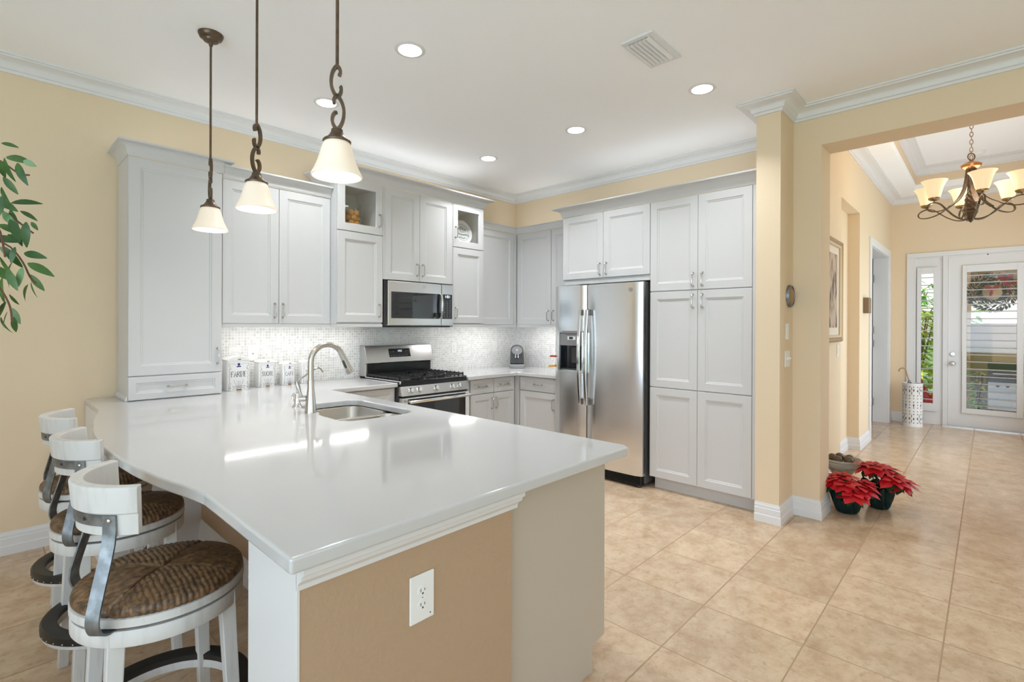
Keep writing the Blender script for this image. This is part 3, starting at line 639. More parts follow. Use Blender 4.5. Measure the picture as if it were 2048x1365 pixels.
# faucet
c = (1.272, 2.757)
t = thing('faucet', 'tall brushed nickel gooseneck kitchen faucet at the sink', 'faucet', (*c, 0.905))
G().lathe([(0.032, 0.905), (0.032, 0.912), (0.030, 0.925), (0.0285, 0.95), (0.025, 0.985), (0.0195, 1.03), (0.0172, 1.075), (0.0168, 1.09)], (*c, 0), 24).obj('base', M['nickel'], t, smooth=True)
pts = [(c[0], c[1], 1.09), (c[0], c[1], 1.14), (c[0], c[1], 1.185)]
for k in range(1, 19):
    a = PI-k/18*R(158); pts.append((c[0]+0.096+0.096*math.cos(a), c[1], 1.190+0.094*math.sin(a)))
G().tube(pts, 0.0158, 16).obj('spout', M['nickel'], t, smooth=True)
p = Vector(pts[-1]); d = (p-Vector(pts[-2])).normalized()
h = G().tube([p-d*0.002, p+d*0.02, p+d*0.05, p+d*0.115, p+d*0.122], [0.0162, 0.0172, 0.0185, 0.0245, 0.0235], 18).obj('spray_head', M['nickel'], t, smooth=True)
q = p+d*0.062+Vector((-0.016, -0.012, -0.004)); G().tube([q-d*0.026, q-d*0.02, q+d*0.02, q+d*0.026], [0.003, 0.0075, 0.0075, 0.003], 10).obj('spray_button', M['charcoal'], h, smooth=True)
G().tube([(c[0]-0.018, c[1]+0.012, 0.985), (c[0]-0.045, c[1]+0.035, 0.985)], [0.018, 0.017], 16).obj('valve', M['nickel'], t, smooth=True)
G().tube([(c[0]-0.038, c[1]+0.032, 0.995), (c[0]-0.046, c[1]+0.036, 1.02), (c[0]-0.058, c[1]+0.04, 1.065), (c[0]-0.062, c[1]+0.042, 1.085)], [0.008, 0.0095, 0.011, 0.004], 12).obj('lever', M['nickel'], t, smooth=True)
# filtered-water tap
c = (1.303, 3.002)
t = thing('filter_tap', 'small chrome filtered-water tap beside the main faucet', 'tap', (*c, 0.905))
G().lathe([(0.030, 0.905), (0.030, 0.908), (0.022, 0.918), (0.0185, 0.93), (0.020, 0.945), (0.016, 0.965), (0.0135, 0.985), (0.007, 0.99)], (*c, 0), 20).obj('base', M['chrome'], t, smooth=True)
G().tube([(c[0], c[1], 0.985), (c[0], c[1], 1.05), (c[0]+0.006, c[1], 1.062), (c[0]+0.02, c[1], 1.074), (c[0]+0.10, c[1], 1.122), (c[0]+0.125, c[1], 1.134), (c[0]+0.142, c[1], 1.128), (c[0]+0.158, c[1], 1.104)], 0.0058, 10).obj('spout', M['nickel'], t, smooth=True)
G().tube([(c[0]-0.012, c[1]-0.006, 0.972), (c[0]-0.026, c[1]-0.012, 0.985), (c[0]-0.034, c[1]-0.016, 0.972), (c[0]-0.034, c[1]-0.016, 0.945)], [0.006, 0.0085, 0.007, 0.005], 10).obj('lever', M['chrome'], t, smooth=True)

# ------------------------------------------------------------------ backsplash, outlets, under-cabinet lamps
g = bx(1.181, 4.598, 4.298, 4.3095, 0.868, 1.46)
top(g.obj('backsplash', M['mosaic_x'], None), 'white and grey glass mosaic backsplash behind the range', 'backsplash')
g = bx(4.588, 4.5995, 3.08, 4.298, 0.868, 1.46)
top(g.obj('backsplash', M['mosaic_y'], None), 'glass mosaic backsplash on the short wall beside the refrigerator', 'backsplash')
def wall_plate(name, label, cat, F, u, z, w, h, kind, group=None):
    t = thing(name, label, cat, F(u, 0, z), group)
    g = G(); fbox(g, F, u-w/2, u+w/2, 0, 0.006, z-h/2, z+h/2); g.obj('plate', M['plate'], t, bev=0.003)
    if kind == 'rocker':
        n = max(1, round(w/0.06)) if w > 0.1 else 1
        for k in range(n):
            uc = u+(k-(n-1)/2)*0.046
            fbox(G(), F, uc-0.0165, uc+0.0165, 0.006, 0.0085, z-0.033, z+0.033).obj('rocker', M['plate'], t, bev=0.001)
    elif kind == 'toggle':
        for k in (-1, 1):
            uc = u+k*0.023; fbox(G(), F, uc-0.005, uc+0.005, 0.006, 0.022, z-0.004, z+0.010).obj('toggle', M['plate'], t, bev=0.001)
    elif kind == 'duplex':
        for dz in (0.0195, -0.0195):
            g = G(); zc = z+dz
            prof = [(u+0.0165*math.cos(a), zc+0.0145*math.sin(a)) for a in [R(15*k) for k in range(24)]]
            g.hexa([F(a, 0.0055, b) for a, b in prof], [F(a, 0.0075, b) for a, b in prof])
            s = g.obj('socket', M['plate'], t)
            g = G()
            for du, hh in ((-0.0065, 0.0085), (0.0065, 0.0065)): fbox(g, F, u+du-0.001, u+du+0.001, 0.0074, 0.0078, zc+0.002-hh/2, zc+0.002+hh/2)
            prof = [(u+0.0026*math.cos(R(30*k)), zc-0.0075+0.003*math.sin(R(30*k))) for k in range(12)]
            g.hexa([F(a, 0.0074, b) for a, b in prof], [F(a, 0.0078, b) for a, b in prof]); g.obj('slots', M['slot'], s)
        prof = [(u+0.002*math.cos(R(30*k)), z+0.002*math.sin(R(30*k))) for k in range(12)]
        G().hexa([F(a, 0.0058, b) for a, b in prof], [F(a, 0.0068, b) for a, b in prof]).obj('screw', M['nickel'], t)
    elif kind == 'coax':
        prof = [(u+0.0045*math.cos(R(30*k)), z+0.0045*math.sin(R(30*k))) for k in range(12)]
        G().hexa([F(a, 0.0058, b) for a, b in prof], [F(a, 0.012, b) for a, b in prof]).obj('jack', M['nickel'], t)
    return t
FB = FN(4.298)
wall_plate('light_switch', 'white switch plate above the flour canister', 'switch', FB, 1.365, 1.165, 0.078, 0.118, 'rocker')
wall_plate('coax_plate', 'white plate with one metal jack above the sugar canister', 'wall plate', FB, 1.503, 1.163, 0.078, 0.120, 'coax')
wall_plate('wall_outlet', 'white outlet plate behind the gooseneck faucet', 'outlet', FB, 2.190, 1.154, 0.072, 0.115, 'duplex')
wall_plate('wall_outlet', 'white outlet plate just right of the range', 'outlet', FB, 3.596, 1.150, 0.072, 0.118, 'duplex')
wall_plate('light_switch', 'white switch plate between the range and the coffee machine', 'switch', FB, 4.228, 1.143, 0.072, 0.118, 'rocker')
wall_plate('wall_outlet', 'white outlet plate between the coffee machine and the refrigerator', 'outlet', FE(4.588), 3.956, 1.155, 0.072, 0.115, 'duplex')
FP = FN(1.13)
t = wall_plate('wall_outlet', 'white duplex outlet on the tan end of the peninsula', 'outlet', FP, 0.8335, 0.653, 0.081, 0.130, 'duplex')
prof = [(0.860+0.002*math.cos(R(30*k)), 0.602+0.002*math.sin(R(30*k))) for k in range(12)]
G().hexa([FP(a, 0.0058, b) for a, b in prof], [FP(a, 0.0066, b) for a, b in prof]).obj('light_sensor', M['slot'], t)
FH = FN(YH)
wall_plate('light_switch', 'single white switch on the pillar, under the round plaque', 'switch', FH, 4.023, 1.362, 0.075, 0.118, 'rocker')
wall_plate('light_switch', 'two-toggle white switch on the pillar, the lower of the pair', 'switch', FH, 4.027, 1.163, 0.115, 0.118, 'toggle')
wall_plate('light_switch', 'white switch on the hall wall under the framed print', 'switch', FH, 5.70, 1.165, 0.072, 0.118, 'rocker')
t = thing('wall_plaque', 'small round dark plaque on the side of the pillar', 'plaque', (4.075, YH, 1.62))
FX = lambda x, y, z: (4.075+x, YH-z, 1.62+y)
G().lathe([(0.082, 0.0), (0.082, 0.012), (0.078, 0.02), (0.066, 0.022), (0.064, 0.016), (0.0, 0.016)], fn=FX, seg=32).obj('rim', M['strap'], t, smooth=True)
G().lathe([(0.064, 0.014), (0.05, 0.022), (0.02, 0.026), (0.0, 0.026)], fn=FX, seg=24).obj('medallion', M['goldframe'], t, smooth=True)
def ucl(x0, x1, y, label):
    t = thing('under_cabinet_light', label, 'lamp', ((x0+x1)/2, y, 1.404), 'under-cabinet lamps')
    bx(x0, x1, y, y+0.032, 1.392, 1.4035).obj('housing', M['plate'], t); bx(x0+0.01, x1-0.01, y+0.004, y+0.028, 1.388, 1.392).obj('diffuser', M['led'], t)
ucl(1.22, 1.97, 4.02, 'lit strip lamp under the double upper cabinet behind the canisters')
ucl(2.02, 2.395, 4.02, 'lit strip lamp under the cabinet left of the microwave')
ucl(3.24, 3.60, 3.93, 'lit strip lamp under the cabinet right of the microwave')
ucl(3.66, 4.22, 4.02, 'lit strip lamp under the corner upper cabinet')
t = thing('under_cabinet_light', 'lit strip lamp under the cabinet beside the refrigerator', 'lamp', (4.33, 3.5, 1.404), 'under-cabinet lamps')
bx(4.31, 4.342, 3.12, 3.90, 1.392, 1.4035).obj('housing', M['plate'], t); bx(4.314, 4.338, 3.13, 3.89, 1.388, 1.392).obj('diffuser', M['led'], t)

# ------------------------------------------------------------------ range
t = thing('range', 'stainless steel freestanding gas range', 'stove', (2.827, 3.95, 0))
x0, x1 = 2.447, 3.207; yf = 3.64
bx(x0, x1, yf+0.02, 4.285, 0.03, 0.905).obj('body', M['fridgeside'], t)
g = bx(x0, x1, yf-0.01, 4.285, 0.898, 0.914); g.obj('cooktop', M['black'], t, bev=0.004)
bx(x0, x0+0.012, yf-0.012, 4.285, 0.890, 0.918).obj('side_trim', M['steel'], t); bx(x1-0.012, x1, yf-0.012, 4.285, 0.890, 0.918).obj('side_trim', M['steel'], t)
bx(x0+0.005, x1-0.005, yf-0.014, yf+0.02, 0.868, 0.900).obj('front_band', M['black'], t, bev=0.004)
cp = G().hexa([(x0, yf-0.045, 0.790), (x1, yf-0.045, 0.790), (x1, yf+0.02, 0.790), (x0, yf+0.02, 0.790)], [(x0, yf-0.014, 0.870), (x1, yf-0.014, 0.870), (x1, yf+0.02, 0.870), (x0, yf+0.02, 0.870)]).obj('control_panel', M['steelh'], t, bev=0.004)
def knob(x):
    n = Vector((0, -0.93, 0.36)); u = Vector((1, 0, 0)); w = n.cross(u); c = Vector((x, yf-0.031, 0.830))
    fn = lambda a, b, z: c+u*a+w*b+n*z
    k = G().lathe([(0.026, 0.0), (0.026, 0.006), (0.022, 0.010), (0.0205, 0.030), (0.018, 0.033), (0.0, 0.033)], fn=fn, seg=24)
    k.hexa([fn(-0.005, -0.020, 0.030), fn(0.005, -0.020, 0.030), fn(0.005, 0.020, 0.030), fn(-0.005, 0.020, 0.030)], [fn(-0.004, -0.019, 0.042), fn(0.004, -0.019, 0.042), fn(0.004, 0.019, 0.042), fn(-0.004, 0.019, 0.042)])
    k.obj('knob', M['chrome'], t, smooth=True)
for x in (2.545, 2.630, 2.815, 3.000, 3.085): knob(x)
od = bx(x0+0.003, x1-0.003, yf-0.05, yf+0.015, 0.17, 0.775).obj('oven_door', M['steel'], t, bev=0.006)
bx(x0+0.055, x1-0.055, yf-0.053, yf-0.045, 0.24, 0.762).obj('oven_window', M['blackglass'], od, bev=0.003)
bx(x0+0.02, x1-0.02, yf-0.03, yf+0.01, 0.776, 0.789).obj('vent_gap', M['slot'], t)
zc = 0.745
G().tube([(x0+0.045, yf-0.098, zc), (x0+0.055, yf-0.104, zc), (x1-0.055, yf-0.104, zc), (x1-0.045, yf-0.098, zc)], 0.0145, 14).obj('handle', M['chrome'], od, smooth=True)
for x in (x0+0.07, x1-0.07): bx(x-0.012, x+0.012, yf-0.10, yf-0.048, zc-0.010, zc+0.010).obj('handle_bracket', M['chrome'], od, bev=0.003)
bx(x0+0.003, x1-0.003, yf-0.045, yf+0.015, 0.045, 0.165).obj('drawer', M['steel'], t, bev=0.006)
# backguard
g = G(); pr = [(4.285, 0.90), (4.185, 0.90), (4.185, 1.035), (4.150, 1.040), (4.205, 1.198), (4.225, 1.204), (4.285, 1.204)]
g.hexa([(x0+0.0, y, z) for y, z in pr], [(x1-0.0, y, z) for y, z in pr]); bgd = g.obj('backguard', M['steelh'], t, bev=0.004)
bx(x0+0.018, x1-0.018, 4.178, 4.188, 0.915, 1.034).obj('backguard_panel', M['black'], t, bev=0.002)
def onbg(u, s, n): # u along x, s 0..1 up the slanted face, n out
    a = Vector((0, 4.150, 1.040)); b = Vector((0, 4.205, 1.198)); p = a.lerp(b, s); nn = Vector((0, -0.944, 0.329)); p = p+nn*n; return (u, p.y, p.z)
def bgbox(g, u0, u1, s0, s1, n0, n1): g.hexa([onbg(u0, s0, n0), onbg(u1, s0, n0), onbg(u1, s1, n0), onbg(u0, s1, n0)], [onbg(u0, s0, n1), onbg(u1, s0, n1), onbg(u1, s1, n1), onbg(u0, s1, n1)])
g = G(); bgbox(g, 2.695, 2.935, 0.30, 0.80, 0.0005, 0.003); dsp = g.obj('display', M['black'], bgd)
def seg7(g, ch, u, s, w, h, put):
    T7 = {'0': 'abcdef', '1': 'bc', '2': 'abged', '5': 'afgcd', '8': 'abcdefg', ':': ':'}[ch]; e = w*0.16
    S = {'a': (0, h-e, w, h), 'd': (0, 0, w, e), 'g': (0, h/2-e/2, w, h/2+e/2), 'f': (0, h/2, e, h), 'e': (0, 0, e, h/2), 'b': (w-e, h/2, w, h), 'c': (w-e, 0, w, h/2)}
    if ch == ':':
        put(g, u+w*0.4, u+w*0.6, s+h*0.2, s+h*0.35); put(g, u+w*0.4, u+w*0.6, s+h*0.65, s+h*0.8); return
    for k in T7:
        a = S[k]; put(g, u+a[0], u+a[2], s+a[1], s+a[3])
g = G()
for i, ch in enumerate('1:01'): seg7(g, ch, 2.790+i*0.013, 0.60, 0.011, 0.12, lambda g, a, b, c_, d_: bgbox(g, a, b, c_, d_, 0.0031, 0.0036))
g.obj('clock_digits', M['digit'], dsp)
g = G()
for u, s in [(2.71+0.03*k, 0.38) for k in range(7)]+[(2.71, 0.60), (2.738, 0.60), (2.885, 0.62), (2.912, 0.62)]: bgbox(g, u, u+0.010, s, s+0.035, 0.0031, 0.0034)
g.obj('buttons', M['greyplastic'], dsp)
# burners and grates
for (bxx, byy, r) in ((2.60, 3.80, 0.045), (2.60, 4.06, 0.036), (2.827, 3.93, 0.04), (3.05, 3.80, 0.05), (3.05, 4.06, 0.036)):
    G().lathe([(r+0.02, 0.914), (r+0.015, 0.920), (r, 0.922), (r, 0.932), (r-0.004, 0.936), (0, 0.937)], (bxx, byy, 0), 24).obj('burner', M['blackm'], t, smooth=True)
def grate(xa, xb):
    g = G(); ya, yb_ = 3.665, 4.165; z = 0.942
    def bar(p, q, w=0.011, h=0.013):
        p = Vector(p); q = Vector(q); d = (q-p).normalized(); n = Vector((-d.y, d.x, 0))*w/2
        g.hexa([p+n-Vector((0, 0, h)), q+n-Vector((0, 0, h)), q-n-Vector((0, 0, h)), p-n-Vector((0, 0, h))], [p+n, q+n, q-n, p-n])
    for a, b in (((xa, ya), (xb, ya)), ((xa, yb_), (xb, yb_)), ((xa, ya), (xa, yb_)), ((xb, ya), (xb, yb_)), ((xa, (ya+yb_)/2), (xb, (ya+yb_)/2))): bar((*a, z), (*b, z))
    xm = (xa+xb)/2
    for yc in (ya+0.125, yb_-0.125):
        for dx, dy in ((1, 0), (-1, 0), (0, 1), (0, -1)):
            bar((xm+dx*0.018, yc+dy*0.018, z+0.003), (xm+dx*(xb-xa)/2, yc+dy*0.125, z+0.003) if dx else (xm, yc+dy*0.125, z+0.003))
    for x in (xa, xb):
        for k in range(9): g.box(x-0.006, x+0.006, ya+0.005+k*0.061-0.005, ya+0.005+k*0.061+0.005, 0.916, 0.948)
    g.obj('grate', M['blackm'], t)
grate(2.468, 2.700); grate(2.710, 2.944); grate(2.954, 3.186)

# ------------------------------------------------------------------ microwave
t = thing('microwave', 'stainless over-the-range microwave above the stove', 'microwave', (2.825, 4.08, 1.39)); x0, x1 = 2.447, 3.203; y = 3.845
bx(x0, x1, y+0.03, 4.297, 1.388, 1.796).obj('body', M['fridgeside'], t)
d = bx(x0+0.012, 3.055, y-0.012, y+0.03, 1.392, 1.790).obj('door', M['steelh'], t, bev=0.006)
bx(x0+0.045, 3.045, y-0.0145, y-0.008, 1.457, 1.695).obj('window', M['blackglass'], d, bev=0.003)
bx(3.060, x1, y-0.012, y+0.03, 1.392, 1.790).obj('side_panel', M['steelh'], t, bev=0.006)
kp = bx(3.064, x1-0.016, y-0.0145, y-0.008, 1.457, 1.695).obj('keypad', M['black'], t, bev=0.003)
g = G()
for r_ in range(9):
    for c_ in range(3): g.box(3.082+c_*0.034, 3.082+c_*0.034+0.016, y-0.0150, y-0.0144, 1.475+r_*0.019, 1.475+r_*0.019+0.005)
g.obj('buttons', M['greyplastic'], kp)
g = G()
for i, ch in enumerate('1:01'): seg7(g, ch, 3.090+i*0.017, 1.662, 0.014, 0.022, lambda g, a, b, c_, d_: g.box(a, b, y-0.0152, y-0.0144, c_, d_))
g.obj('clock_digits', M['digit'], kp)
hp = [(3.035, y-0.012, 1.462), (3.035, y-0.038, 1.475), (3.035, y-0.046, 1.53), (3.035, y-0.048, 1.58), (3.035, y-0.046, 1.63), (3.035, y-0.038, 1.685), (3.035, y-0.012, 1.698)]
G().flat(hp, (1, 0, 0), 0.022, 0.012).obj('handle', M['chrome'], d, bev=0.003)
def roundlogo(fn, parent):
    g = G(); g.loft_loop([(0.0135, 0.0), (0.0155, 0.0), (0.0155, 0.0014), (0.0135, 0.0014)], (0, 0, 0), 28, fn)
    for a0, cx in ((20, -0.003), (200, 0.003)):
        pts = [fn(cx+(0.002+0.0055*k/12)*math.cos(R(a0+k*28)), (0.002+0.0055*k/12)*math.sin(R(a0+k*28)), 0.0008) for k in range(13)]
        g.tube(pts, 0.0008, 5)
    g.lathe([(0.0135, 0.0), (0.0135, 0.0004), (0, 0.0004)], seg=24, fn=fn); g.obj('round_emblem', M['nickel'], parent)
roundlogo(lambda a, b, z: (2.848+a, y-0.012-z, 1.752+b), d)
bx(x0+0.02, x1-0.02, y+0.02, 4.28, 1.376, 1.389).obj('underside', M['black'], t)

# ------------------------------------------------------------------ refrigerator
t = thing('refrigerator', 'stainless side-by-side refrigerator with a water dispenser', 'refrigerator', (4.2, 2.62, 0))
y0, y1, ys = 2.150, 3.100, 2.727; xf = 3.868; 
bx(3.955, 4.59, y0+0.003, y1-0.003, 0.03, 1.762).obj('body', M['fridgeside'], t, bev=0.004)
def fdoor(ya, yb_, name):
    pts = []; n = 10
    for k in range(n+1):
        s = k/n; pts.append((xf+0.010*(2*s-1)**2+(0.018 if k in (0, n) else 0), ya+(yb_-ya)*s))
    pts = [(3.945, ya)]+pts+[(3.945, yb_)]
    return pts
def door_prism(pts, z0, z1, name, m):
    return G().prism(pts, z0, z1).obj(name, m, t, smooth=True, ang=30)
rd = door_prism(fdoor(y0, ys-0.004, 'r'), 0.105, 1.777, 'fridge_door', M['steel'])
# freezer door is built around the dispenser recess
dy0, dy1, dz0, dz1 = 2.765, 3.030, 0.965, 1.335
pts = fdoor(ys+0.004, y1, 'l')
fd = G(); fd.prism(pts, 0.105, dz0); fd.prism(pts, dz1, 1.777)
fr = [p for p in pts if p[1] >= dy1]; fr = [(3.945, dy1), (xf+0.008, dy1)]+[p for p in pts[1:-1] if p[1] > dy1]+[(3.945, y1)]
fl = [(3.945, ys+0.004)]+[p for p in pts[1:-1] if p[1] < dy0]+[(xf+0.004, dy0), (3.945, dy0)]
fd.prism(fr, dz0, dz1); fd.prism(fl, dz0, dz1)
fd = fd.obj('freezer_door', M['steel'], t, smooth=True, ang=30)
g = bx(3.935, 3.944, dy0, dy1, dz0, dz1); g.box(xf+0.012, 3.944, dy0, dy0+0.006, dz0, dz1); g.box(xf+0.012, 3.944, dy1-0.006, dy1, dz0, dz1)
ds = g.obj('dispenser_recess', M['black'], fd)
bx(xf-0.004, 3.93, dy0+0.006, dy1-0.006, 1.205, 1.318).obj('dispenser_panel', M['greyplastic'], fd, bev=0.006)
bx(xf-0.0055, xf, dy0+0.07, dy0+0.165, 1.262, 1.296).obj('dispenser_display', M['steel'], fd); bx(xf-0.006, xf, dy0+0.10, dy0+0.145, 1.268, 1.290).obj('dispenser_screen', M['slot'], fd)
fr_ = G()
for q in ((dy1-0.004, dy1+0.014, dz0-0.012, dz1), (dy0-0.014, dy0+0.004, dz0-0.012, dz1), (dy0, dy1, dz0-0.012, dz0+0.012)): fr_.box(xf-0.006, xf+0.02, *q)
fr_.obj('dispenser_frame', M['chrome'], fd, bev=0.004)
hood = [(dy0-0.014+(dy1-dy0+0.028)*k/10, xf+0.012-0.022*math.sin(PI*k/10)) for k in range(11)]
G().prism([(x, y_) for y_, x in hood]+[(xf+0.03, dy1+0.014), (xf+0.03, dy0-0.014)], dz1-0.014, dz1+0.012).obj('dispenser_hood', M['greyplastic'], fd)
bx(3.905, 3.93, dy0+0.09, dy0+0.15, 1.04, 1.20).obj('paddle', M['charcoal'], fd, bev=0.006); bx(xf+0.015, 3.93, dy0+0.01, dy1-0.01, dz0+0.004, dz0+0.02).obj('drip_tray', M['charcoal'], fd)
for yh, dr in ((ys+0.036, fd), (ys-0.036, rd)):
    hp = []
    for k in range(15):
        s = k/14; hp.append((xf+0.0-0.035-0.028*math.sin(PI*s), yh, 0.665+(1.545-0.665)*s))
    G().flat(hp, (0, 1, 0), 0.030, 0.018).obj('handle', M['chrome'], dr, bev=0.006, seg=3)
    g = G()
    for z in (0.69, 1.52): g.box(xf-0.036, xf+0.012, yh-0.010, yh+0.010, z-0.028, z+0.028)
    g.obj('handle_bracket', M['greyplastic'], dr, bev=0.004)
roundlogo(lambda a, b, z: (xf+0.0005-z, 2.258-a*1.15, 1.712+b*1.15), rd)
g = bx(3.90, 3.96, y0+0.02, y1-0.02, 0.02, 0.098)
for k in range(5): g.box(3.888, 3.90, y0+0.03, y1-0.03, 0.028+k*0.014, 0.034+k*0.014)
g.obj('toe_grille', M['black'], t)
for yy in (y0+0.03, y1-0.05): G().tube([(3.915, yy, 0.016), (3.915, yy+0.02, 0.016)], 0.016, 14).obj('roller', M['charcoal'], t)
bx(3.93, 4.02, y0+0.01, y0+0.10, 1.763, 1.782).obj('hinge_cover', M['greyplastic'], t, bev=0.005); bx(3.93, 4.02, y1-0.10, y1-0.01, 1.763, 1.782).obj('hinge_cover', M['greyplastic'], t, bev=0.005)
top(G().box(3.885, 3.935, 3.0985, 3.165, 1.086, 1.104).obj('magnet_clip', M['clipred'], None, bev=0.003), 'small red clip sticking out from the refrigerator side', 'clip')
top(G().hexa([(3.885, 3.0985, 0.992), (3.93, 3.0985, 0.992), (3.93, 3.185, 0.984), (3.885, 3.185, 0.984)], [(3.885, 3.0985, 1.014), (3.93, 3.0985, 1.014), (3.93, 3.185, 1.002), (3.885, 3.185, 1.002)]).obj('magnet_clip', M['clipor'], None, bev=0.003), 'small orange clip sticking out below the red one', 'clip')

# ------------------------------------------------------------------ canisters with painted words
LET = {'F': [[(0, 0), (0, 1)], [(0, 1), (0.75, 1)], [(0, 0.54), (0.55, 0.54)]], 'A': [[(0, 0), (0.45, 1), (0.9, 0)], [(0.18, 0.36), (0.72, 0.36)]],
       'R': [[(0, 0), (0, 1), (0.55, 1), (0.72, 0.9), (0.74, 0.72), (0.6, 0.57), (0, 0.54)], [(0.35, 0.54), (0.85, 0)]], 'I': [[(0.1, 0), (0.1, 1)]],
       'N': [[(0, 0), (0, 1), (0.75, 0), (0.75, 1)]], 'E': [[(0.7, 1), (0, 1), (0, 0), (0.72, 0)], [(0, 0.54), (0.52, 0.54)]],
       'S': [[(0.68, 0.8), (0.55, 0.97), (0.25, 1), (0.06, 0.85), (0.12, 0.62), (0.55, 0.45), (0.68, 0.22), (0.5, 0.02), (0.2, 0), (0.02, 0.18)]],
       'U': [[(0, 1), (0, 0.25), (0.15, 0.03), (0.4, 0), (0.62, 0.08), (0.72, 0.3), (0.72, 1)]],
       'C': [[(0.75, 0.8), (0.6, 0.97), (0.35, 1), (0.1, 0.8), (0, 0.5), (0.1, 0.18), (0.35, 0), (0.6, 0.04), (0.78, 0.2)]],
       'T': [[(0.38, 0), (0.38, 1)], [(0, 0.93), (0, 1), (0.76, 1), (0.76, 0.93)]], 'H': [[(0, 0), (0, 1)], [(0.7, 0), (0.7, 1)], [(0, 0.52), (0.7, 0.52)]]}
SERIF = {'F': [(0, 0)], 'A': [(0, 0), (0.9, 0)], 'R': [(0, 0)], 'I': [(0.1, 0), (0.1, 1)], 'N': [(0, 0), (0, 1), (0.75, 1)], 'T': [(0.38, 0)], 'H': [(0, 0), (0, 1), (0.7, 0), (0.7, 1)], 'U': [(0, 1), (0.72, 1)], 'E': [], 'S': [], 'C': []}
WID = {'I': 0.2, 'A': 0.9, 'R': 0.85}
def canister(word, label, xl, xr, yf, hb, hl):
    w = xr-xl; xm = (xl+xr)/2; dp = w*0.85
    t = thing('canister', label, 'canister', (xm, yf+dp/2, 0.905), 'enamel kitchen canisters')
    z0 = 0.905
    g = G()
    def rr(i, z):
        r = 0.018
        return [(x, y, z) for x, y in arc(xr-i-r, yf+dp-i-r, r, 0, 90, 4)+arc(xl+i+r, yf+dp-i-r, r, 90, 180, 4)+arc(xl+i+r, yf+i+r, r, 180, 270, 4)+arc(xr-i-r, yf+i+r, r, 270, 360, 4)]
    g.rings([rr(0.003, z0), rr(0.0, z0+0.004), rr(0.0, hb-0.002), rr(0.003, hb)]); body = g.obj('body', M['enamel'], t, smooth=True)
    # arched lid
    g = G(); n = 12; o = 0.004
    prof = [(xl-o+(w+2*o)*k/n, hb+0.006+(hl-hb-0.006)*math.sin(PI*k/n)**0.8) for k in range(n+1)]
    ring = [(xl-o, hb-0.004)]+prof+[(xr+o, hb-0.004)]
    g.hexa([(x, yf-o, z) for x, z in ring], [(x, yf+dp+o, z) for x, z in ring]); lid = g.obj('lid', M['enamel'], t, smooth=True, bev=0.003)
    hw = w*0.2; zt = hl+0.027
    G().tube([(xm-hw-0.004, yf+dp/2, hl-0.008), (xm-hw, yf+dp/2, zt-0.006), (xm-hw+0.008, yf+dp/2, zt), (xm+hw-0.008, yf+dp/2, zt), (xm+hw, yf+dp/2, zt-0.006), (xm+hw+0.004, yf+dp/2, hl-0.008)], 0.0026, 8).obj('handle', M['enamel'], lid, smooth=True)
    H = hb-z0; yp = yf-0.0004
    def P3(a, b): return (xm+a*w/2, yp, z0+b*H)
    def stroke(g, pts, wd): g.flat([P3(*p) for p in pts], (0, 1, 0), 0.0009, wd)
    g = G()
    tot = sum(WID.get(c, 0.76) for c in word)+0.24*(len(word)-1); span = 1.34; k = span/tot; x = -span/2; lh = 0.17
    if len(word) <= 3: k *= 0.75; x *= 0.75
    for c in word:
        for s in LET[c]: stroke(g, [(x+p[0]*k, 0.46+p[1]*lh) for p in s], w*0.022)
        for s in SERIF[c]: stroke(g, [(x+(s[0]-0.16)*k, 0.46+s[1]*lh), (x+(s[0]+0.16)*k, 0.46+s[1]*lh)], w*0.014)
        x += (WID.get(c, 0.76)+0.24)*k
    g.obj('lettering', M['ink'], body)
    g = G()
    def curl(cx, cz, r, a0, a1, wd=0.010): stroke(g, [(cx+r*(0.35+0.65*i/9)*math.cos(R(a0+(a1-a0)*i/9)), cz+0.62*r*(0.35+0.65*i/9)*math.sin(R(a0+(a1-a0)*i/9))) for i in range(10)], w*wd)
    for sx in (-1, 1):
        A = lambda a: a if sx > 0 else 180-a
        curl(sx*0.80, 0.84, 0.11, A(180), A(480)); curl(sx*0.76, 0.75, 0.09, A(0), A(330)); curl(sx*0.80, 0.25, 0.10, A(0), A(360)); curl(sx*0.80, 0.13, 0.12, A(90), A(430), 0.014); curl(sx*0.82, 0.05, 0.11, A(180), A(500), 0.012); curl(sx*0.50, 0.12, 0.12, A(0), A(300), 0.012)
        stroke(g, [(sx*(0.82+0.025*math.sin(i*1.7)), 0.29+0.045*i) for i in range(11)], w*0.012)
        stroke(g, [(sx*0.70, 0.88), (sx*0.5, 0.895), (sx*0.35, 0.875), (sx*0.22, 0.86)], w*0.008)
        stroke(g, [(0.0, 0.10), (sx*0.12, 0.13), (sx*0.22, 0.155), (sx*0.34, 0.15)], w*0.022); stroke(g, [(sx*0.10, 0.09), (sx*0.22, 0.105), (sx*0.32, 0.085)], w*0.022)
        stroke(g, [(sx*0.06, 0.14), (sx*0.22, 0.2), (sx*0.36, 0.26), (sx*0.40, 0.36)], w*0.009); stroke(g, [(sx*0.03, 0.14), (sx*0.10, 0.22), (sx*0.13, 0.33)], w*0.007)
    stroke(g, [(0, 0.12), (0, 0.34)], w*0.007)
    g.obj('scrollwork', M['grayink'], body)
    g = G()
    stroke(g, [(-0.11, 0.875), (0.11, 0.875)], w*0.095); stroke(g, [(-0.06, 0.835), (0.06, 0.835)], w*0.05); stroke(g, [(-0.2, 0.795), (0.2, 0.800)], w*0.05)
    g.obj('pot_motif', M['blue'], body)
    g = G(); g.box(xm-w*0.11, xm+w*0.12, yf-0.002, yf+0.002, z0+0.002, z0+0.014); g.box(xm-w*0.05, xm+w*0.09, yf-o-0.002, yf, hb+0.004, hb+0.011)
    g.obj('clasp', M['brass'], body)
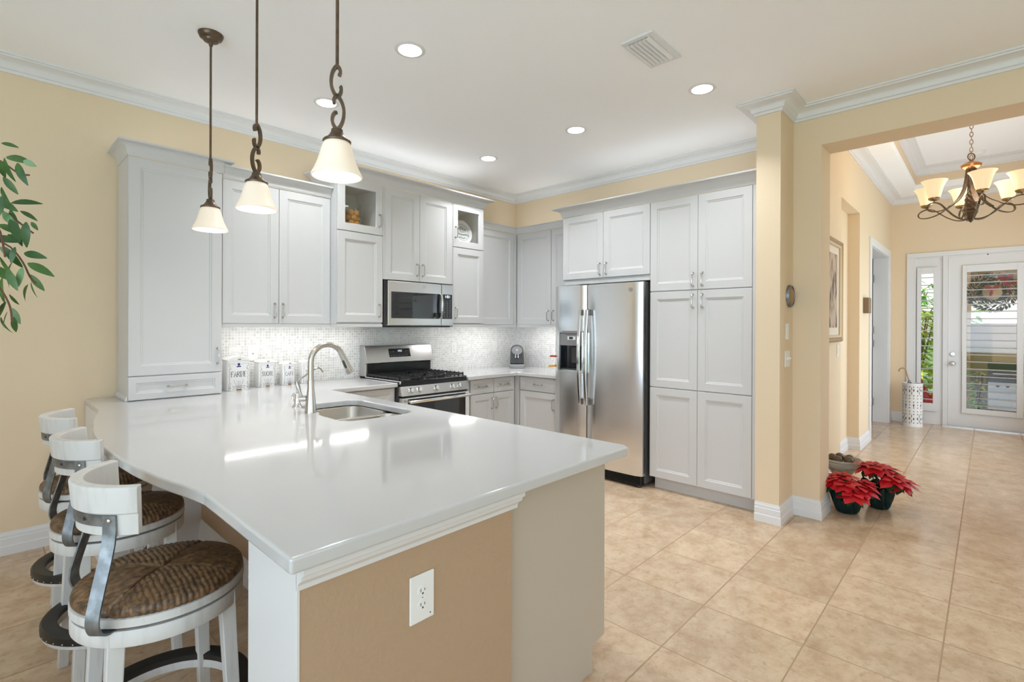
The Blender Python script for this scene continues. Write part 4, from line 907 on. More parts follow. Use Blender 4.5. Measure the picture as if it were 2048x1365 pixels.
canister('FARINE', 'largest white canister painted FARINE', 1.243, 1.398, 4.047, 1.130, 1.164)
canister('SUCRE', 'white canister painted SUCRE, second largest of the row', 1.490, 1.618, 4.120, 1.100, 1.122)
canister('CAFE', 'white canister painted CAFE, next to the gooseneck faucet', 1.680, 1.783, 4.135, 1.076, 1.095)
canister('THE', 'smallest white canister, mostly hidden behind the gooseneck faucet', 1.838, 1.937, 4.135, 1.082, 1.100)

# ------------------------------------------------------------------ coffee machine
t = thing('coffee_machine', 'small dark grey capsule coffee machine in the counter corner', 'coffee machine', (4.30, 4.0, 0.905), rz=0)
cm = Matrix.Translation((4.29, 3.985, 0.905)) @ Matrix.Rotation(R(-46.5), 4, 'Z')
def CM(x, y, z): p = cm @ Vector((x, y, z)); return (p.x, p.y, p.z)      # local -y faces the camera side
w0, w1_, hh = 0.086, 0.074, 0.262
def front(s): return w0+(w1_-w0)*s
prof = [(-0.082, 0.045), (0.082, 0.045), (0.076, 0.16), (0.073, 0.205)]+[(0.073*math.cos(R(a)), 0.205+0.058*math.sin(R(a))) for a in range(15, 180, 15)]+[(-0.073, 0.205), (-0.076, 0.16)]
G().hexa([CM(x, 0.0, z) for x, z in prof], [CM(x, 0.20, z) for x, z in prof]).obj('body', M['charcoal'], t, bev=0.006)
el = [(0.063*math.cos(R(a)), 0.198+0.052*math.sin(R(a))*(1.0 if a < 180 else 0.9)) for a in range(0, 360, 15)]
hd = G().hexa([CM(x, 0.002, z) for x, z in el], [CM(x*0.97, -0.028, (z-0.198)*0.97+0.198) for x, z in el]).obj('head', M['greyplastic'], t, bev=0.004)
g = G()
for pts in ([(-0.013, 0.196), (-0.004, 0.218), (0.0, 0.206)], [(0.013, 0.196), (0.004, 0.218), (0.0, 0.206)], [(-0.006, 0.196), (0.0, 0.208), (0.006, 0.196)], [(-0.006, 0.212), (0.0, 0.221), (0.006, 0.212)]):
    g.flat([CM(x, -0.0287, z) for x, z in pts], (cm.to_3x3() @ Vector((0, 1, 0))), 0.0012, 0.003)
g.obj('emblem', M['plate'], hd)
for x in (-0.016, 0.014): G().lathe([(0.009, 0.118), (0.009, 0.126), (0.006, 0.142), (0.006, 0.155)], fn=lambda a, b, z, x=x: CM(x+a, -0.012+b, z), seg=14).obj('spout', M['chrome'], t, smooth=True)
G().lathe([(0.010, -0.004), (0.010, 0.002), (0, 0.003)], fn=lambda a, b, z: CM(a-0.002, -z-0.001, 0.108+b), seg=14).obj('sensor', M['slot'], t)
bs = [(-0.088, -0.085), (-0.078, -0.10), (0.078, -0.10), (0.088, -0.085), (0.088, 0.20), (-0.088, 0.20)]
G().prism(bs, 0.0, 0.040, CM).obj('drip_base', M['greyplastic'], t, bev=0.006)
G().prism([(-0.074, -0.088), (0.074, -0.088), (0.074, -0.004), (-0.074, -0.004)], 0.040, 0.044, CM).obj('drip_grid', M['chrome'], t)

# ------------------------------------------------------------------ inside the glass-topped cabinets
zsh = 2.232
t = thing('glass_jar', 'clear glass jar of oranges inside the left glass cabinet', 'jar', (2.212, 4.03, zsh))
jc = (2.212, 4.03); jr = 0.092
G().loft_loop([(jr, zsh+0.001), (jr, zsh+0.205), (jr-0.004, zsh+0.205), (jr-0.004, zsh+0.010), (0.002, zsh+0.010), (0.002, zsh+0.001)], (*jc, 0), 32).obj('jar_wall', M['glass'], t, smooth=True)
random.seed(5); sp = []
for lay in range(4):
    for k in range(6):
        a = R(60*k+(30 if lay % 2 else 0)); sp.append((jc[0]+0.053*math.cos(a), jc[1]+0.053*math.sin(a), zsh+0.044+lay*0.045))
    if lay != 3: sp.append((jc[0], jc[1], zsh+0.046+lay*0.047))
first = None
for i, p in enumerate(sp[:20]):
    if first is None:
        o = G().sphere((0, 0, 0), 0.0262, 18, 12).obj('orange', M['orange'], None, smooth=True); first = o
    else:
        o = first.copy(); COL.objects.link(o)
    o.location = p; o.rotation_euler = (random.random()*3, random.random()*3, 0)
    top(o, 'small orange heaped inside the clear glass jar', 'orange', 'oranges in the glass jar')
t = thing('display_plate', 'white plate with a grey village drawing in the right glass cabinet', 'plate', (3.435, 3.985, zsh))
pc = Vector((3.435, 3.985, zsh+0.128)); tilt = R(12)
def PL(a, b, z): # a: x, b: up in plate, z: out
    return (pc.x+a, pc.y-z*math.cos(tilt)+b*math.sin(tilt), pc.z+b*math.cos(tilt)+z*math.sin(tilt))
G().lathe([(0.045, 0.0), (0.08, 0.004), (0.118, 0.016), (0.126, 0.019), (0.126, 0.022), (0.118, 0.020), (0.08, 0.008), (0.045, 0.004), (0, 0.004)], fn=PL, seg=40).obj('dish', M['ceramic'], t, smooth=True)
g = G()
def ps(pts, wd): g.flat([PL(a*.88, b*.88, 0.0088+max(0, (math.hypot(a, b)*.88-0.08)*0.31)) for a, b in pts], (0, -1, 0.2), 0.001, wd)
for pts, wd in (([(-0.02, 0.0), (-0.02, 0.05), (0.02, 0.05), (0.02, 0.0), (-0.02, 0.0)], 0.004), ([(-0.03, 0.05), (0.0, 0.075), (0.03, 0.05)], 0.004), ([(-0.06, -0.02), (0.0, -0.03), (0.07, -0.02), (0.10, -0.04)], 0.010), ([(0.05, 0.0), (0.05, 0.04)], 0.003), ([(0.04, 0.03), (0.05, 0.05), (0.06, 0.03)], 0.006), ([(-0.06, -0.07), (-0.03, -0.06), (0.0, -0.075), (0.04, -0.065)], 0.009), ([(0.1*math.cos(R(a)), 0.1*math.sin(R(a))) for a in range(0, 361, 15)], 0.003)): ps(pts, wd)
g.obj('drawing', M['greyplastic'], t)
G().box(3.37, 3.50, 3.93, 4.04, zsh, zsh+0.004).obj('stand', M['glass'], t)

# ------------------------------------------------------------------ ceiling fittings
def recessed(x, y, label):
    t = thing('recessed_light', label, 'ceiling light', (x, y, ZC), 'recessed ceiling lights')
    G().loft_loop([(0.066, ZC-0.004), (0.086, ZC-0.002), (0.090, ZC+0.001), (0.066, ZC+0.001)], (x, y, 0), 40).obj('trim_ring', M['trim'], t, smooth=True)
    G().lathe([(0.067, ZC-0.001), (0.067, ZC-0.0045), (0.05, ZC-0.0065), (0.0, ZC-0.007)], (x, y, 0), 36).obj('lens', M['lens'], t, smooth=True)
    add_light('recessed_lamp', 'AREA', (x, y, ZC-0.012), 6.0, (0.95, 0.975, 1), (0, 0, 0), t, shape='DISK', size=0.13, spread=R(115))
recessed(1.717, 2.454, 'lit round ceiling light nearest the pendants, right of their rods')
recessed(1.715, 3.480, 'lit round ceiling light partly behind the nearest pendant scroll')
recessed(3.347, 1.414, 'lit round ceiling light nearest the pillar and air vent')
recessed(3.348, 2.461, 'lit round ceiling light in front of the refrigerator cabinets')
recessed(3.350, 3.495, 'lit round ceiling light nearest the kitchen corner')
t = thing('air_vent', 'white square louvred air vent in the ceiling', 'vent', (2.667, 1.424, ZC))
vx0, vx1, vy0, vy1 = 2.490, 2.845, 1.326, 1.523
g = G()
for q in ((vx0, vx1, vy0, vy0+0.03), (vx0, vx1, vy1-0.03, vy1), (vx0, vx0+0.03, vy0+0.03, vy1-0.03), (vx1-0.03, vx1, vy0+0.03, vy1-0.03)): g.box(*q, ZC-0.012, ZC)
g.obj('vent_frame', T, t, bev=0.002)
bx(vx0+0.03, vx1-0.03, vy0+0.03, vy1-0.03, ZC-0.001, ZC+0.0).obj('vent_backing', M['slot'], t)
g = G()
for k in range(6):
    y = vy0+0.036+k*0.0245; g.hexa([(vx0+0.03, y-0.006, ZC-0.001), (vx1-0.03, y-0.006, ZC-0.001), (vx1-0.03, y-0.004, ZC-0.001), (vx0+0.03, y-0.004, ZC-0.001)], [(vx0+0.03, y+0.018, ZC-0.024), (vx1-0.03, y+0.018, ZC-0.024), (vx1-0.03, y+0.020, ZC-0.023), (vx0+0.03, y+0.020, ZC-0.023)])
g.obj('louvers', T, t)
t = thing('smoke_detector', 'white round smoke detector on the foyer tray ceiling', 'smoke detector', (8.6, 0.12, 3.6))
G().lathe([(0.085, 3.6), (0.085, 3.585), (0.075, 3.580), (0.070, 3.560), (0.05, 3.552), (0, 3.552)], (8.6, 0.12, 0), 28).obj('cover', M['plate'], t, smooth=True)

def pendant():
    t = thing('pendant_light', 'tmp', 'pendant light', (0, 0, 0), 'pendant lights over the peninsula')
    H = ZC-1.918
    G().lathe([(0.062, H+0.012), (0.062, H-0.006), (0.058, H-0.014), (0.055, H-0.022), (0.050, H-0.026), (0.040, H-0.030), (0.036, H-0.040), (0.022, H-0.046), (0.012, H-0.050), (0.009, H-0.066), (0, H-0.066)], seg=32).obj('canopy', M['bronze'], t, smooth=True)
    G().tube([(0, 0, H-0.06), (0, 0, 0.394)], 0.0058, 12).obj('rod', M['bronze'], t, smooth=True)
    s = 0.000351; zc = 0.168
    c1 = [(20, 548), (32, 585), (22, 622), (0, 640), (-22, 620), (-45, 570), (-57, 495), (-50, 420), (-20, 355), (15, 345), (36, 380), (40, 425), (28, 440)]
    c2 = [(-28, 258), (-30, 300), (-8, 338), (20, 325), (50, 270), (67, 190), (55, 90), (15, 12), (-20, 22), (-45, 80), (-38, 140), (-15, 172), (-8, 160)]
    g = G()
    for c in (c1, c2): g.flat([(a*s, 0, zc+b*s) for a, b in cr(c, 4)], (0, 1, 0), 0.014, 0.0112)
    g.obj('scroll', M['bronze'], t, smooth=True, ang=50)
    G().lathe([(0.048, 0.122), (0.049, 0.127), (0.046, 0.131), (0.034, 0.138), (0.025, 0.150), (0.020, 0.160), (0.0195, 0.168), (0.012, 0.172), (0.0, 0.173)], seg=28).obj('cap', M['bronze'], t, smooth=True)
    g = G(); g.loft_loop([(0.087, 0.0), (0.0875, 0.004), (0.084, 0.012), (0.075, 0.030), (0.066, 0.052), (0.059, 0.076), (0.053, 0.100), (0.046, 0.118), (0.038, 0.126), (0.034, 0.124), (0.043, 0.114), (0.050, 0.097), (0.056, 0.074), (0.063, 0.050), (0.072, 0.028), (0.080, 0.010), (0.082, 0.0)], seg=40, c=(0, 0, 0))
    sh = g.obj('lamp_shade', M['shade'], t, smooth=True)
    G().lathe([(0.0795, 0.010), (0.0715, 0.028), (0.0625, 0.050), (0.0555, 0.074), (0.0495, 0.097), (0.0425, 0.114), (0.0, 0.118)], seg=32, caps=False).obj('shade_lining', M['shadein'], sh, smooth=True)
    G().sphere((0, 0, 0.075), 0.026, 16, 10, 1.3).obj('bulb', M['bulb'], t, smooth=True)
    return t
pn = pendant(); PZ = [(0.872, 3.126, 1.918, 85), (0.872, 2.449, 1.926, 200), (0.872, 1.689, 1.926, -30)]
PLB = ['smallest-looking of the three pendants, bell shade left of the others, canopy visible', 'middle pendant with a bell shade in front of the double upper cabinet', 'nearest and largest-looking pendant with a bell shade, right of the others']
for i, (x, y, z, a) in enumerate(PZ):
    o = pn if i == 0 else copy_tree(pn)
    o.location = (x, y, z); o.rotation_euler = (0, 0, R(a)); o['label'] = PLB[i]
    add_light('pendant_lamp', 'AREA', (x, y, z+0.02), 0.5, (1, 0.84, 0.66), (0, 0, 0), None, shape='DISK', size=0.11)

# chandelier
cx, cyy = 6.0, 0.122; k = 4.44/1007.35
def ZP(py): return 1.40+(652.0-py)*k
t = thing('chandelier', 'bronze six-arm chandelier with lit amber shades in the foyer', 'chandelier', (cx, cyy, ZP(443)))
g = G(); zt = ZP(318); n = int((3.58-zt)/0.034)
for i in range(n):
    z = zt+0.034*i+0.02
    pts = [((0.011*math.cos(a) if i % 2 else 0), (0 if i % 2 else 0.011*math.cos(a)), 0.021*math.sin(a)) for a in [2*PI*j/12 for j in range(12)]]
    g.tube([(cx+p[0], cyy+p[1], z+p[2]) for p in pts], 0.003, 6, closed=True)
g.obj('chain', M['brass'], t, smooth=True)
G().lathe([(0.07, 3.60), (0.07, 3.585), (0.05, 3.57), (0.012, 3.555), (0, 3.555)], (cx, cyy, 0), 24).obj('canopy', M['bronze'], t, smooth=True)
rv = Vector((0.688, -0.7258, 0))
G().tube([(cx+rv.x*0.031*math.cos(a), cyy+rv.y*0.031*math.cos(a), ZP(312)+0.031*math.sin(a)) for a in [2*PI*j/20 for j in range(20)]], 0.0045, 8, closed=True).obj('ring', M['bronze'], t, smooth=True)
G().lathe([(0.006, ZP(319)), (0.02, ZP(321)), (0.05, ZP(324)), (0.072, ZP(328)), (0.066, ZP(333)), (0.045, ZP(336)), (0.0, ZP(336))], (cx, cyy, 0), 28).obj('cap', M['copper'], t, smooth=True)
g = G(); ns = 40; rg = []
for i in range(ns+1):
    s = i/ns; z = ZP(373)+(ZP(418)-ZP(373))*s; r = 0.012+0.030*math.sin(PI*min(1, s*0.72+0.02))**1.1
    rg.append([(cx+(r+0.0035*math.cos(6*(a-s*5)))*math.cos(a), cyy+(r+0.0035*math.cos(6*(a-s*5)))*math.sin(a), z) for a in [2*PI*j/36 for j in range(36)]])
g.rings(rg); g.obj('twisted_column', M['bronze'], t, smooth=True, ang=60)
G().lathe([(0.008, ZP(340)), (0.008, ZP(373)), (0.018, ZP(374)), (0.014, ZP(376))], (cx, cyy, 0), 14).obj('stem', M['bronze'], t, smooth=True)
G().lathe([(0.02, ZP(417)), (0.045, ZP(420)), (0.048, ZP(424)), (0.03, ZP(430)), (0.026, ZP(436)), (0.018, ZP(440)), (0.0, ZP(444))], (cx, cyy, 0), 20).obj('finial', M['bronze'], t, smooth=True)
for i in range(6):
    a = R(-46.5+60*i); d = Vector((math.cos(a), math.sin(a), 0)); tg = Vector((-d.y, d.x, 0)); C0 = Vector((cx, cyy, 0))
    up = [(0.030, ZP(335)), (0.036, ZP(350)), (0.052, ZP(372)), (0.085, ZP(390)), (0.13, ZP(402)), (0.19, ZP(411))]
    lo = [(0.02, ZP(436)), (0.08, ZP(437)), (0.15, ZP(430)), (0.22, ZP(417)), (0.27, ZP(407)), (0.33, ZP(404)), (0.378, ZP(409)), (0.386, ZP(416)), (0.36, ZP(421)), (0.31, ZP(422)), (0.25, ZP(419)), (0.19, ZP(412))]
    g = G()
    g.flat([C0+d*r+Vector((0, 0, z)) for r, z in cr(up, 4)], tg, 0.030, 0.007)
    ws = cr(lo, 4); g.flat([C0+d*r+Vector((0, 0, z)) for r, z in ws], tg, 0.014, 0.008)
    g.obj('arm', M['bronze'], t, smooth=True, ang=50)
    sc_ = C0+d*0.325
    z0 = ZP(404)
    G().lathe([(0.006, z0), (0.008, z0+0.014), (0.026, z0+0.018), (0.040, z0+0.028), (0.043, z0+0.04), (0.038, z0+0.043), (0, z0+0.043)], (sc_.x, sc_.y, 0), 24).obj('shade_holder', M['brass'], t, smooth=True)
    z1 = z0+0.042
    G().loft_loop([(0.040, z1), (0.047, z1+0.02), (0.056, z1+0.06), (0.066, z1+0.10), (0.080, z1+0.132), (0.094, z1+0.150), (0.091, z1+0.150), (0.077, z1+0.130), (0.063, z1+0.10), (0.053, z1+0.06), (0.044, z1+0.02), (0.037, z1+0.002)], (sc_.x, sc_.y, 0), 32).obj('lamp_shade', M['amber'], t, smooth=True)
    G().sphere((sc_.x, sc_.y, z1+0.06), 0.02, 12, 8, 1.5).obj('bulb', M['bulb'], t, smooth=True)
add_light('chandelier_lamp', 'POINT', (cx, cyy, ZP(370)+0.1), 11, (1, 0.86, 0.66), parent=None, shadow_soft_size=0.28)

# ------------------------------------------------------------------ bar stools
def stool():
    t = thing('bar_stool', 'tmp', 'bar stool', (0, 0, 0), 'swivel bar stools along the peninsula')
    # rush seat in four sections
    g = G(); na, nr = 460, 42; pitch = 0.0145; RS = 0.213
    def h(x, y):
        if abs(x) > abs(y): s, e, p = y, abs(x), (0.0042 if True else pitch)
        else: s, e, p = x, abs(y), pitch
        dg = abs(abs(x)-abs(y))
        amp = (0.0048 if p == pitch else 0.0016)
        wob = 0.0012*math.sin(e*70+s*31)+0.0008*math.sin(e*171)
        v = abs(math.sin(PI*(s+wob)/p))**0.6*amp
        return v-0.005*math.exp(-(dg/0.006)**2)
    rows = []
    for j in range(nr+1):
        r = RS*0.985*(j/nr)**0.85 if j else 0.0002; ring = []
        for i in range(na):
            a = 2*PI*i/na; x, y = r*math.cos(a), r*math.sin(a); q = r/RS
            ring.append((x, y, 0.662-0.020*q**3-0.006*math.exp(-(q/0.25)**2)+h(x, y)))
        rows.append(ring)
    for zz, rr_ in ((0.638, 1.0), (0.630, 1.012), (0.622, 1.008), (0.617, 0.985)):
        ring = []
        for i in range(na):
            a = 2*PI*i/na; x, y = RS*math.cos(a), RS*math.sin(a); q = rr_+h(x, y)*3.2; ring.append((x*q, y*q, zz+(h(x, y) if zz > 0.63 else 0)))
        rows.append(ring)
    g.rings(rows); g.obj('rush_seat', M['rush'], t, smooth=True, ang=80)
    G().lathe([(0.211, 0.592), (0.219, 0.594), (0.219, 0.616), (0.211, 0.619), (0.0, 0.619)], seg=56).obj('seat_frame', M['stoolwood'], t, smooth=True)
    G().lathe([(0.192, 0.5825), (0.192, 0.592)], seg=40).obj('swivel_plate', M['footring'], t, smooth=True)
    G().loft_loop([(0.172, 0.540), (0.215, 0.540), (0.217, 0.543), (0.217, 0.581), (0.215, 0.584), (0.172, 0.584)], (0, 0, 0), 64).obj('apron', M['stoolwood'], t, smooth=True)
    for sx, sy in ((1, 1), (1, -1), (-1, 1), (-1, -1)):
        def sq(c, w, z): return [(sx*c-w, sy*c-w, z), (sx*c+w, sy*c-w, z), (sx*c+w, sy*c+w, z), (sx*c-w, sy*c+w, z)]
        G().hexa(sq(0.160, 0.0165, 0.0), sq(0.1345, 0.0205, 0.583)).obj('leg', M['stoolwood'], t, bev=0.003)
    fr = G().loft_loop([(0.196, 0.212), (0.240, 0.212), (0.242, 0.216), (0.242, 0.236), (0.236, 0.238), (0.198, 0.238)], (0, 0, 0), 64).obj('foot_ring', M['stoolwood'], t, smooth=True)
    G().loft_loop([(0.197, 0.237), (0.243, 0.226), (0.2455, 0.228), (0.2455, 0.254), (0.239, 0.261), (0.205, 0.261), (0.195, 0.256)], (0, 0, 0), 64).obj('foot_ring_cover', M['footring'], fr, smooth=True)
    g = G()
    for i in range(40):
        a = 2*PI*i/40; g.sphere((0.2455*math.cos(a), 0.2455*math.sin(a), 0.234), 0.0025, 6, 4)
    g.obj('nail_heads', M['chrome'], fr)
    prof = [(0.176, 0.833), (0.203, 0.833), (0.2065, 0.892), (0.213, 0.894), (0.2195, 0.962), (0.217, 0.966), (0.190, 0.966), (0.187, 0.963)]
    rg = []
    for i in range(33):
        a = R(117+126*i/32); rg.append([(r*math.cos(a), r*math.sin(a), z) for r, z in prof])
    G().rings(rg).obj('backrest', M['stoolwood'], t, smooth=True, ang=40, bev=0.002)
    for th in (136, 224):
        a = R(th); d = Vector((math.cos(a), math.sin(a), 0)); tg = Vector((-d.y, d.x, 0))
        pts = cr([(0.2095, 0.890), (0.2085, 0.850), (0.212, 0.815), (0.226, 0.765), (0.246, 0.705), (0.261, 0.655), (0.263, 0.625), (0.252, 0.600), (0.232, 0.588), (0.212, 0.5865), (0.17, 0.5868)], 4)
        g = G(); g.flat([d*r+Vector((0, 0, z)) for r, z in pts], tg, 0.035, 0.005); s = g.obj('back_strap', M['strap'], t, smooth=True, ang=50)
        c = d*0.2122+Vector((0, 0, 0.876)); G().lathe([(0.006, -0.001), (0.006, 0.002), (0.004, 0.0035), (0.0, 0.0035)], fn=lambda x, y, z, c=c, d=d, tg=tg: c+tg*x+Vector((0, 0, y))+d*z, seg=12).obj('screw', M['nickel'], s, smooth=True)
    g = G(); prof = [(0.2045, 0.860), (0.2085, 0.860), (0.2100, 0.890), (0.2060, 0.890)]; rg = []
    for i in range(25):
        a = R(136+88*i/24); rg.append([(r*math.cos(a), r*math.sin(a), z) for r, z in prof])
    b = g.rings(rg).obj('back_band', M['strap'], t, smooth=True)
    g = G()
    for th in (158, 202):
        a = R(th); d = Vector((math.cos(a), math.sin(a), 0)); tg = Vector((-d.y, d.x, 0)); c = d*0.2092+Vector((0, 0, 0.876))
        g.lathe([(0.005, -0.001), (0.005, 0.0015), (0.0, 0.002)], fn=lambda x, y, z, c=c, d=d, tg=tg: c+tg*x+Vector((0, 0, y))+d*z, seg=10)
    g.obj('screw', M['blackm'], b)
    return t
st = stool(); SP = [(0.386, 1.838, 0), (0.398, 2.585, 2), (0.405, 3.215, -4)]
SL = ['whitewashed bar stool nearest the camera, woven brown seat', 'middle bar stool, between the nearest one and the one by the tan wall', 'bar stool farthest back, closest to the tan wall']
for i, (x, y, a) in enumerate(SP):
    o = st if i == 0 else copy_tree(st)
    o.location = (x, y, 0); o.rotation_euler = (0, 0, R(a)); o['label'] = SL[i]

# ------------------------------------------------------------------ leafy plant at the left edge
def leaf(g, base, d, up, L, Wd, bend=0.25, fold=0.18):
    d = Vector(d).normalized(); up = Vector(up); s = d.cross(up).normalized(); n = s.cross(d).normalized()
    rows = []
    for i in range(7):
        t_ = i/6; w = Wd*(math.sin(PI*min(1, t_*0.94+0.03))**0.8)*(1-0.25*t_)
        c = Vector(base)+d*(L*t_)-n*(bend*L*t_*t_)
        rows.append((c-s*w+n*(w*fold), c, c+s*w+n*(w*fold)))
    vr = [[g.v(p) for p in r] for r in rows]
    for a, b in zip(vr, vr[1:]):
        for q in (0, 1): g.f([a[q], a[q+1], b[q+1], b[q]])
random.seed(11)
tx, ty = -0.30, 2.32
t = thing('ficus_tree', 'leafy green artificial tree at the left edge of the room', 'plant', (tx, ty, 0))
G().lathe([(0.13, 0.0), (0.15, 0.02), (0.18, 0.28), (0.19, 0.30), (0.175, 0.30), (0.165, 0.26), (0.0, 0.26)], (tx, ty, 0), 28).obj('pot', M['stone'], t, smooth=True)
G().tube([(tx, ty, 0.2), (tx+0.02, ty-0.01, 0.6), (tx-0.02, ty+0.01, 1.0), (tx+0.01, ty, 1.4), (tx, ty, 1.8)], [0.025, 0.022, 0.02, 0.018, 0.012], 10).obj('trunk', M['bark'], t, smooth=True)
gb = G(); gl = G(); gp = G()
def P2W(px, py, dep):    # only to set out the twig shapes as measured
    X = (px-1024)/1007.35*dep; Z = (652.5-py)/1007.35*dep
    return Vector((0.7258*dep+0.6880*X, 0.6880*dep-0.7258*X, 1.40+Z))
twigs = [([(-90, 330), (-40, 322), (0, 328), (35, 352), (58, 356)], 1.62), ([(-90, 380), (-30, 395), (0, 425), (30, 445), (52, 462), (66, 472)], 1.60), ([(-70, 450), (-20, 480), (20, 500), (45, 530), (60, 560), (72, 572)], 1.58), ([(-60, 520), (-20, 560), (5, 590), (20, 620), (24, 650)], 1.55), ([(-80, 280), (-40, 275), (-10, 283)], 1.64), ([(-110, 430), (-60, 440), (-20, 460), (5, 490)], 1.66), ([(-100, 350), (-50, 400), (-20, 440), (0, 470), (10, 520)], 1.52), ([(-90, 480), (-50, 540), (-15, 590), (0, 630)], 1.62)]
LV = [  # px, py, direction angle (deg, image, 0=right, 90=down), length px
 (2, 292, 8, 26), (12, 320, 6, 46), (8, 322, 75, 42), (-8, 322, 80, 34), (46, 327, 22, 34), (34, 332, 62, 42), (6, 360, 55, 34), (22, 412, -15, 40), (2, 380, 70, 28), (40, 428, 25, 26), (52, 450, 85, 42), (62, 450, 40, 22), (20, 445, 60, 45), (5, 430, 40, 40), (-5, 405, 30, 40), (15, 475, 30, 30), (-5, 455, 20, 44), (10, 500, 70, 40), (30, 500, 100, 30), (48, 512, 8, 42), (55, 532, 22, 46), (25, 530, 110, 44), (45, 540, 95, 36), (60, 555, 60, 34), (62, 570, 95, 30), (56, 575, 125, 34), (14, 545, 60, 40), (0, 520, 75, 40), (5, 560, 85, 48), (-5, 590, 100, 40), (18, 595, 50, 24), (25, 622, 75, 30), (15, 630, 120, 34), (28, 640, 100, 30), (2, 640, 95, 34), (12, 610, 125, 30), (-12, 480, 10, 46), (30, 470, 80, 26), (20, 425, 75, 40), (-10, 540, 30, 46), (0, 500, 35, 36), (8, 395, 100, 40)]
for path, dp in twigs: gb.tube(cr([P2W(x, y, dp) for x, y in path], 3), 0.0028, 6)
RW = Vector((0.688, -0.7258, 0)); UP = Vector((0, 0, 1)); FW = Vector((0.7258, 0.688, 0))
for i, (px, py, an, ln) in enumerate(LV):
    dp = 1.53+0.11*random.random(); a = R(an)
    d = RW*math.cos(a)-UP*math.sin(a)+FW*random.uniform(-0.35, 0.35); nrm = -FW+RW*random.uniform(-0.7, 0.7)+UP*random.uniform(0.1, 0.9)
    leaf(gp if i % 9 == 4 else gl, P2W(px, py, dp), d, nrm, ln*dp/1007.35*1.12, ln*dp/1007.35*0.21, random.uniform(0.05, 0.4))
for i in range(420):      # the rest of the crown, left of the frame
    th = random.uniform(0, 2*PI); rr_ = random.uniform(0.05, 0.36); z = random.uniform(1.30, 2.05)
    p = Vector((tx-0.05+rr_*math.cos(th)*0.8, ty+rr_*math.sin(th)*0.9, z+0.1*(0.3-rr_)))
    if (p.x*0.688-p.y*0.7258)/(p.x*0.7258+p.y*0.688) > -1.03: continue
    leaf(gl if i % 8 else gp, p, (math.cos(th), math.sin(th), random.uniform(-1.1, 0.2)), (random.uniform(-.5, .5), random.uniform(-.5, .5), 1), random.uniform(0.06, 0.09), 0.016, 0.3)
for i in range(10):
    th = 2*PI*i/10; gb.tube([(tx, ty, 1.25+0.05*i), (tx+0.12*math.cos(th), ty+0.12*math.sin(th), 1.5+0.04*i), (tx+0.26*math.cos(th), ty+0.26*math.sin(th), 1.45+0.05*i)], 0.004, 6)
gb.obj('branches', M['twig'], t); gl.obj('foliage', M['leaf'], t, smooth=True); gp.obj('foliage', M['leafpale'], t, smooth=True)

# ------------------------------------------------------------------ poinsettias and planter in the foyer
def poinsettia(x, y, r0, label, seed, tilt, hgt):
    random.seed(seed)
    t = thing('poinsettia', label, 'potted plant', (x, y, 0), 'red poinsettias on the foyer floor')
    g = G(); n = 64; rg = []
    for k, (r, z) in enumerate(((0.062, 0.0), (0.075, 0.012), (0.088, 0.07), (0.100, 0.13), (0.112, 0.165), (0.125, 0.185), (0.112, 0.18), (0.092, 0.15), (0.0005, 0.145))):
        ring = []
        for i in range(n):
            a = 2*PI*i/n; c = (0.006*math.sin(9*a+k*0.6)+0.004*math.sin(23*a+k*1.7))*(0.4 if r < 0.08 else 1.0+z*6)
            rr_ = max(r*r0/0.1+(c if r > 0.01 else 0), 0.0004); ring.append((x+rr_*math.cos(a), y+rr_*math.sin(a), z+(0.018*math.sin(7*a) if k in (5,) else 0)))
        rg.append(ring)
    g.rings(rg); g.obj('foil_pot', M['foil'], t, smooth=True, ang=60)
    gs = G(); gd = G(); gr = G()
    def bract(base, d, up, L, Wd, g):
        d = Vector(d).normalized(); s = d.cross(Vector(up)).normalized(); nn = s.cross(d).normalized()
        pr = [(0, 0.06), (0.18, 0.6), (0.38, 1.0), (0.5, 0.82), (0.62, 0.9), (0.8, 0.5), (1.0, 0.02)]; rows = []
        for t_, w in pr:
            c = Vector(base)+d*(L*t_)-nn*(0.32*L*t_*t_); rows.append((c-s*Wd*w-nn*(Wd*w*0.15), c, c+s*Wd*w-nn*(Wd*w*0.15)))
        vr = [[g.v(p) for p in q] for q in rows]
        for a, b in zip(vr, vr[1:]):
            for q in (0, 1): g.f([a[q], a[q+1], b[q+1], b[q]])
    for hx, hy, hz in tilt:
        c = Vector((x+hx, y+hy, hz)); gs.tube([(x+hx*0.2, y+hy*0.2, 0.14), c], 0.004, 6)
        out = Vector((hx, hy, 0.10)).normalized()
        for ring, (nb, L, el) in enumerate(((5, 0.07, 0.35), (6, 0.11, 0.0), (7, 0.135, -0.4))):
            for i in range(nb):
                a = 2*PI*(i+0.5*ring)/nb+random.uniform(-.2, .2); d = Vector((math.cos(a), math.sin(a), el))+out*0.25
                bract(c, d, out+Vector((0, 0, 1.2)), L*random.uniform(0.85, 1.1), L*0.34, gr)
        for i in range(5):
            a = 2*PI*i/5+0.3; bract(c-Vector((0, 0, 0.03)), (math.cos(a), math.sin(a), -0.4), (0, 0, 1), 0.10, 0.03, gd)
        for i in range(6): a = 2*PI*i/6; gd.sphere((c.x+0.008*math.cos(a), c.y+0.008*math.sin(a), c.z+0.006), 0.004, 6, 4)
    gs.obj('stems', M['dgreen'], t); gd.obj('green_leaves', M['dgreen'], t); gr.obj('red_bracts', M['red'], t)
poinsettia(4.50, 0.775, 0.098, 'red poinsettia in dark foil, the one touching the pillar jamb', 3, [(0.0, 0.03, 0.27), (-0.07, 0.0, 0.245), (-0.03, -0.09, 0.22), (0.03, -0.10, 0.235), (-0.10, -0.06, 0.19), (0.06, 0.03, 0.25), (-0.06, 0.08, 0.25)], 0.27)
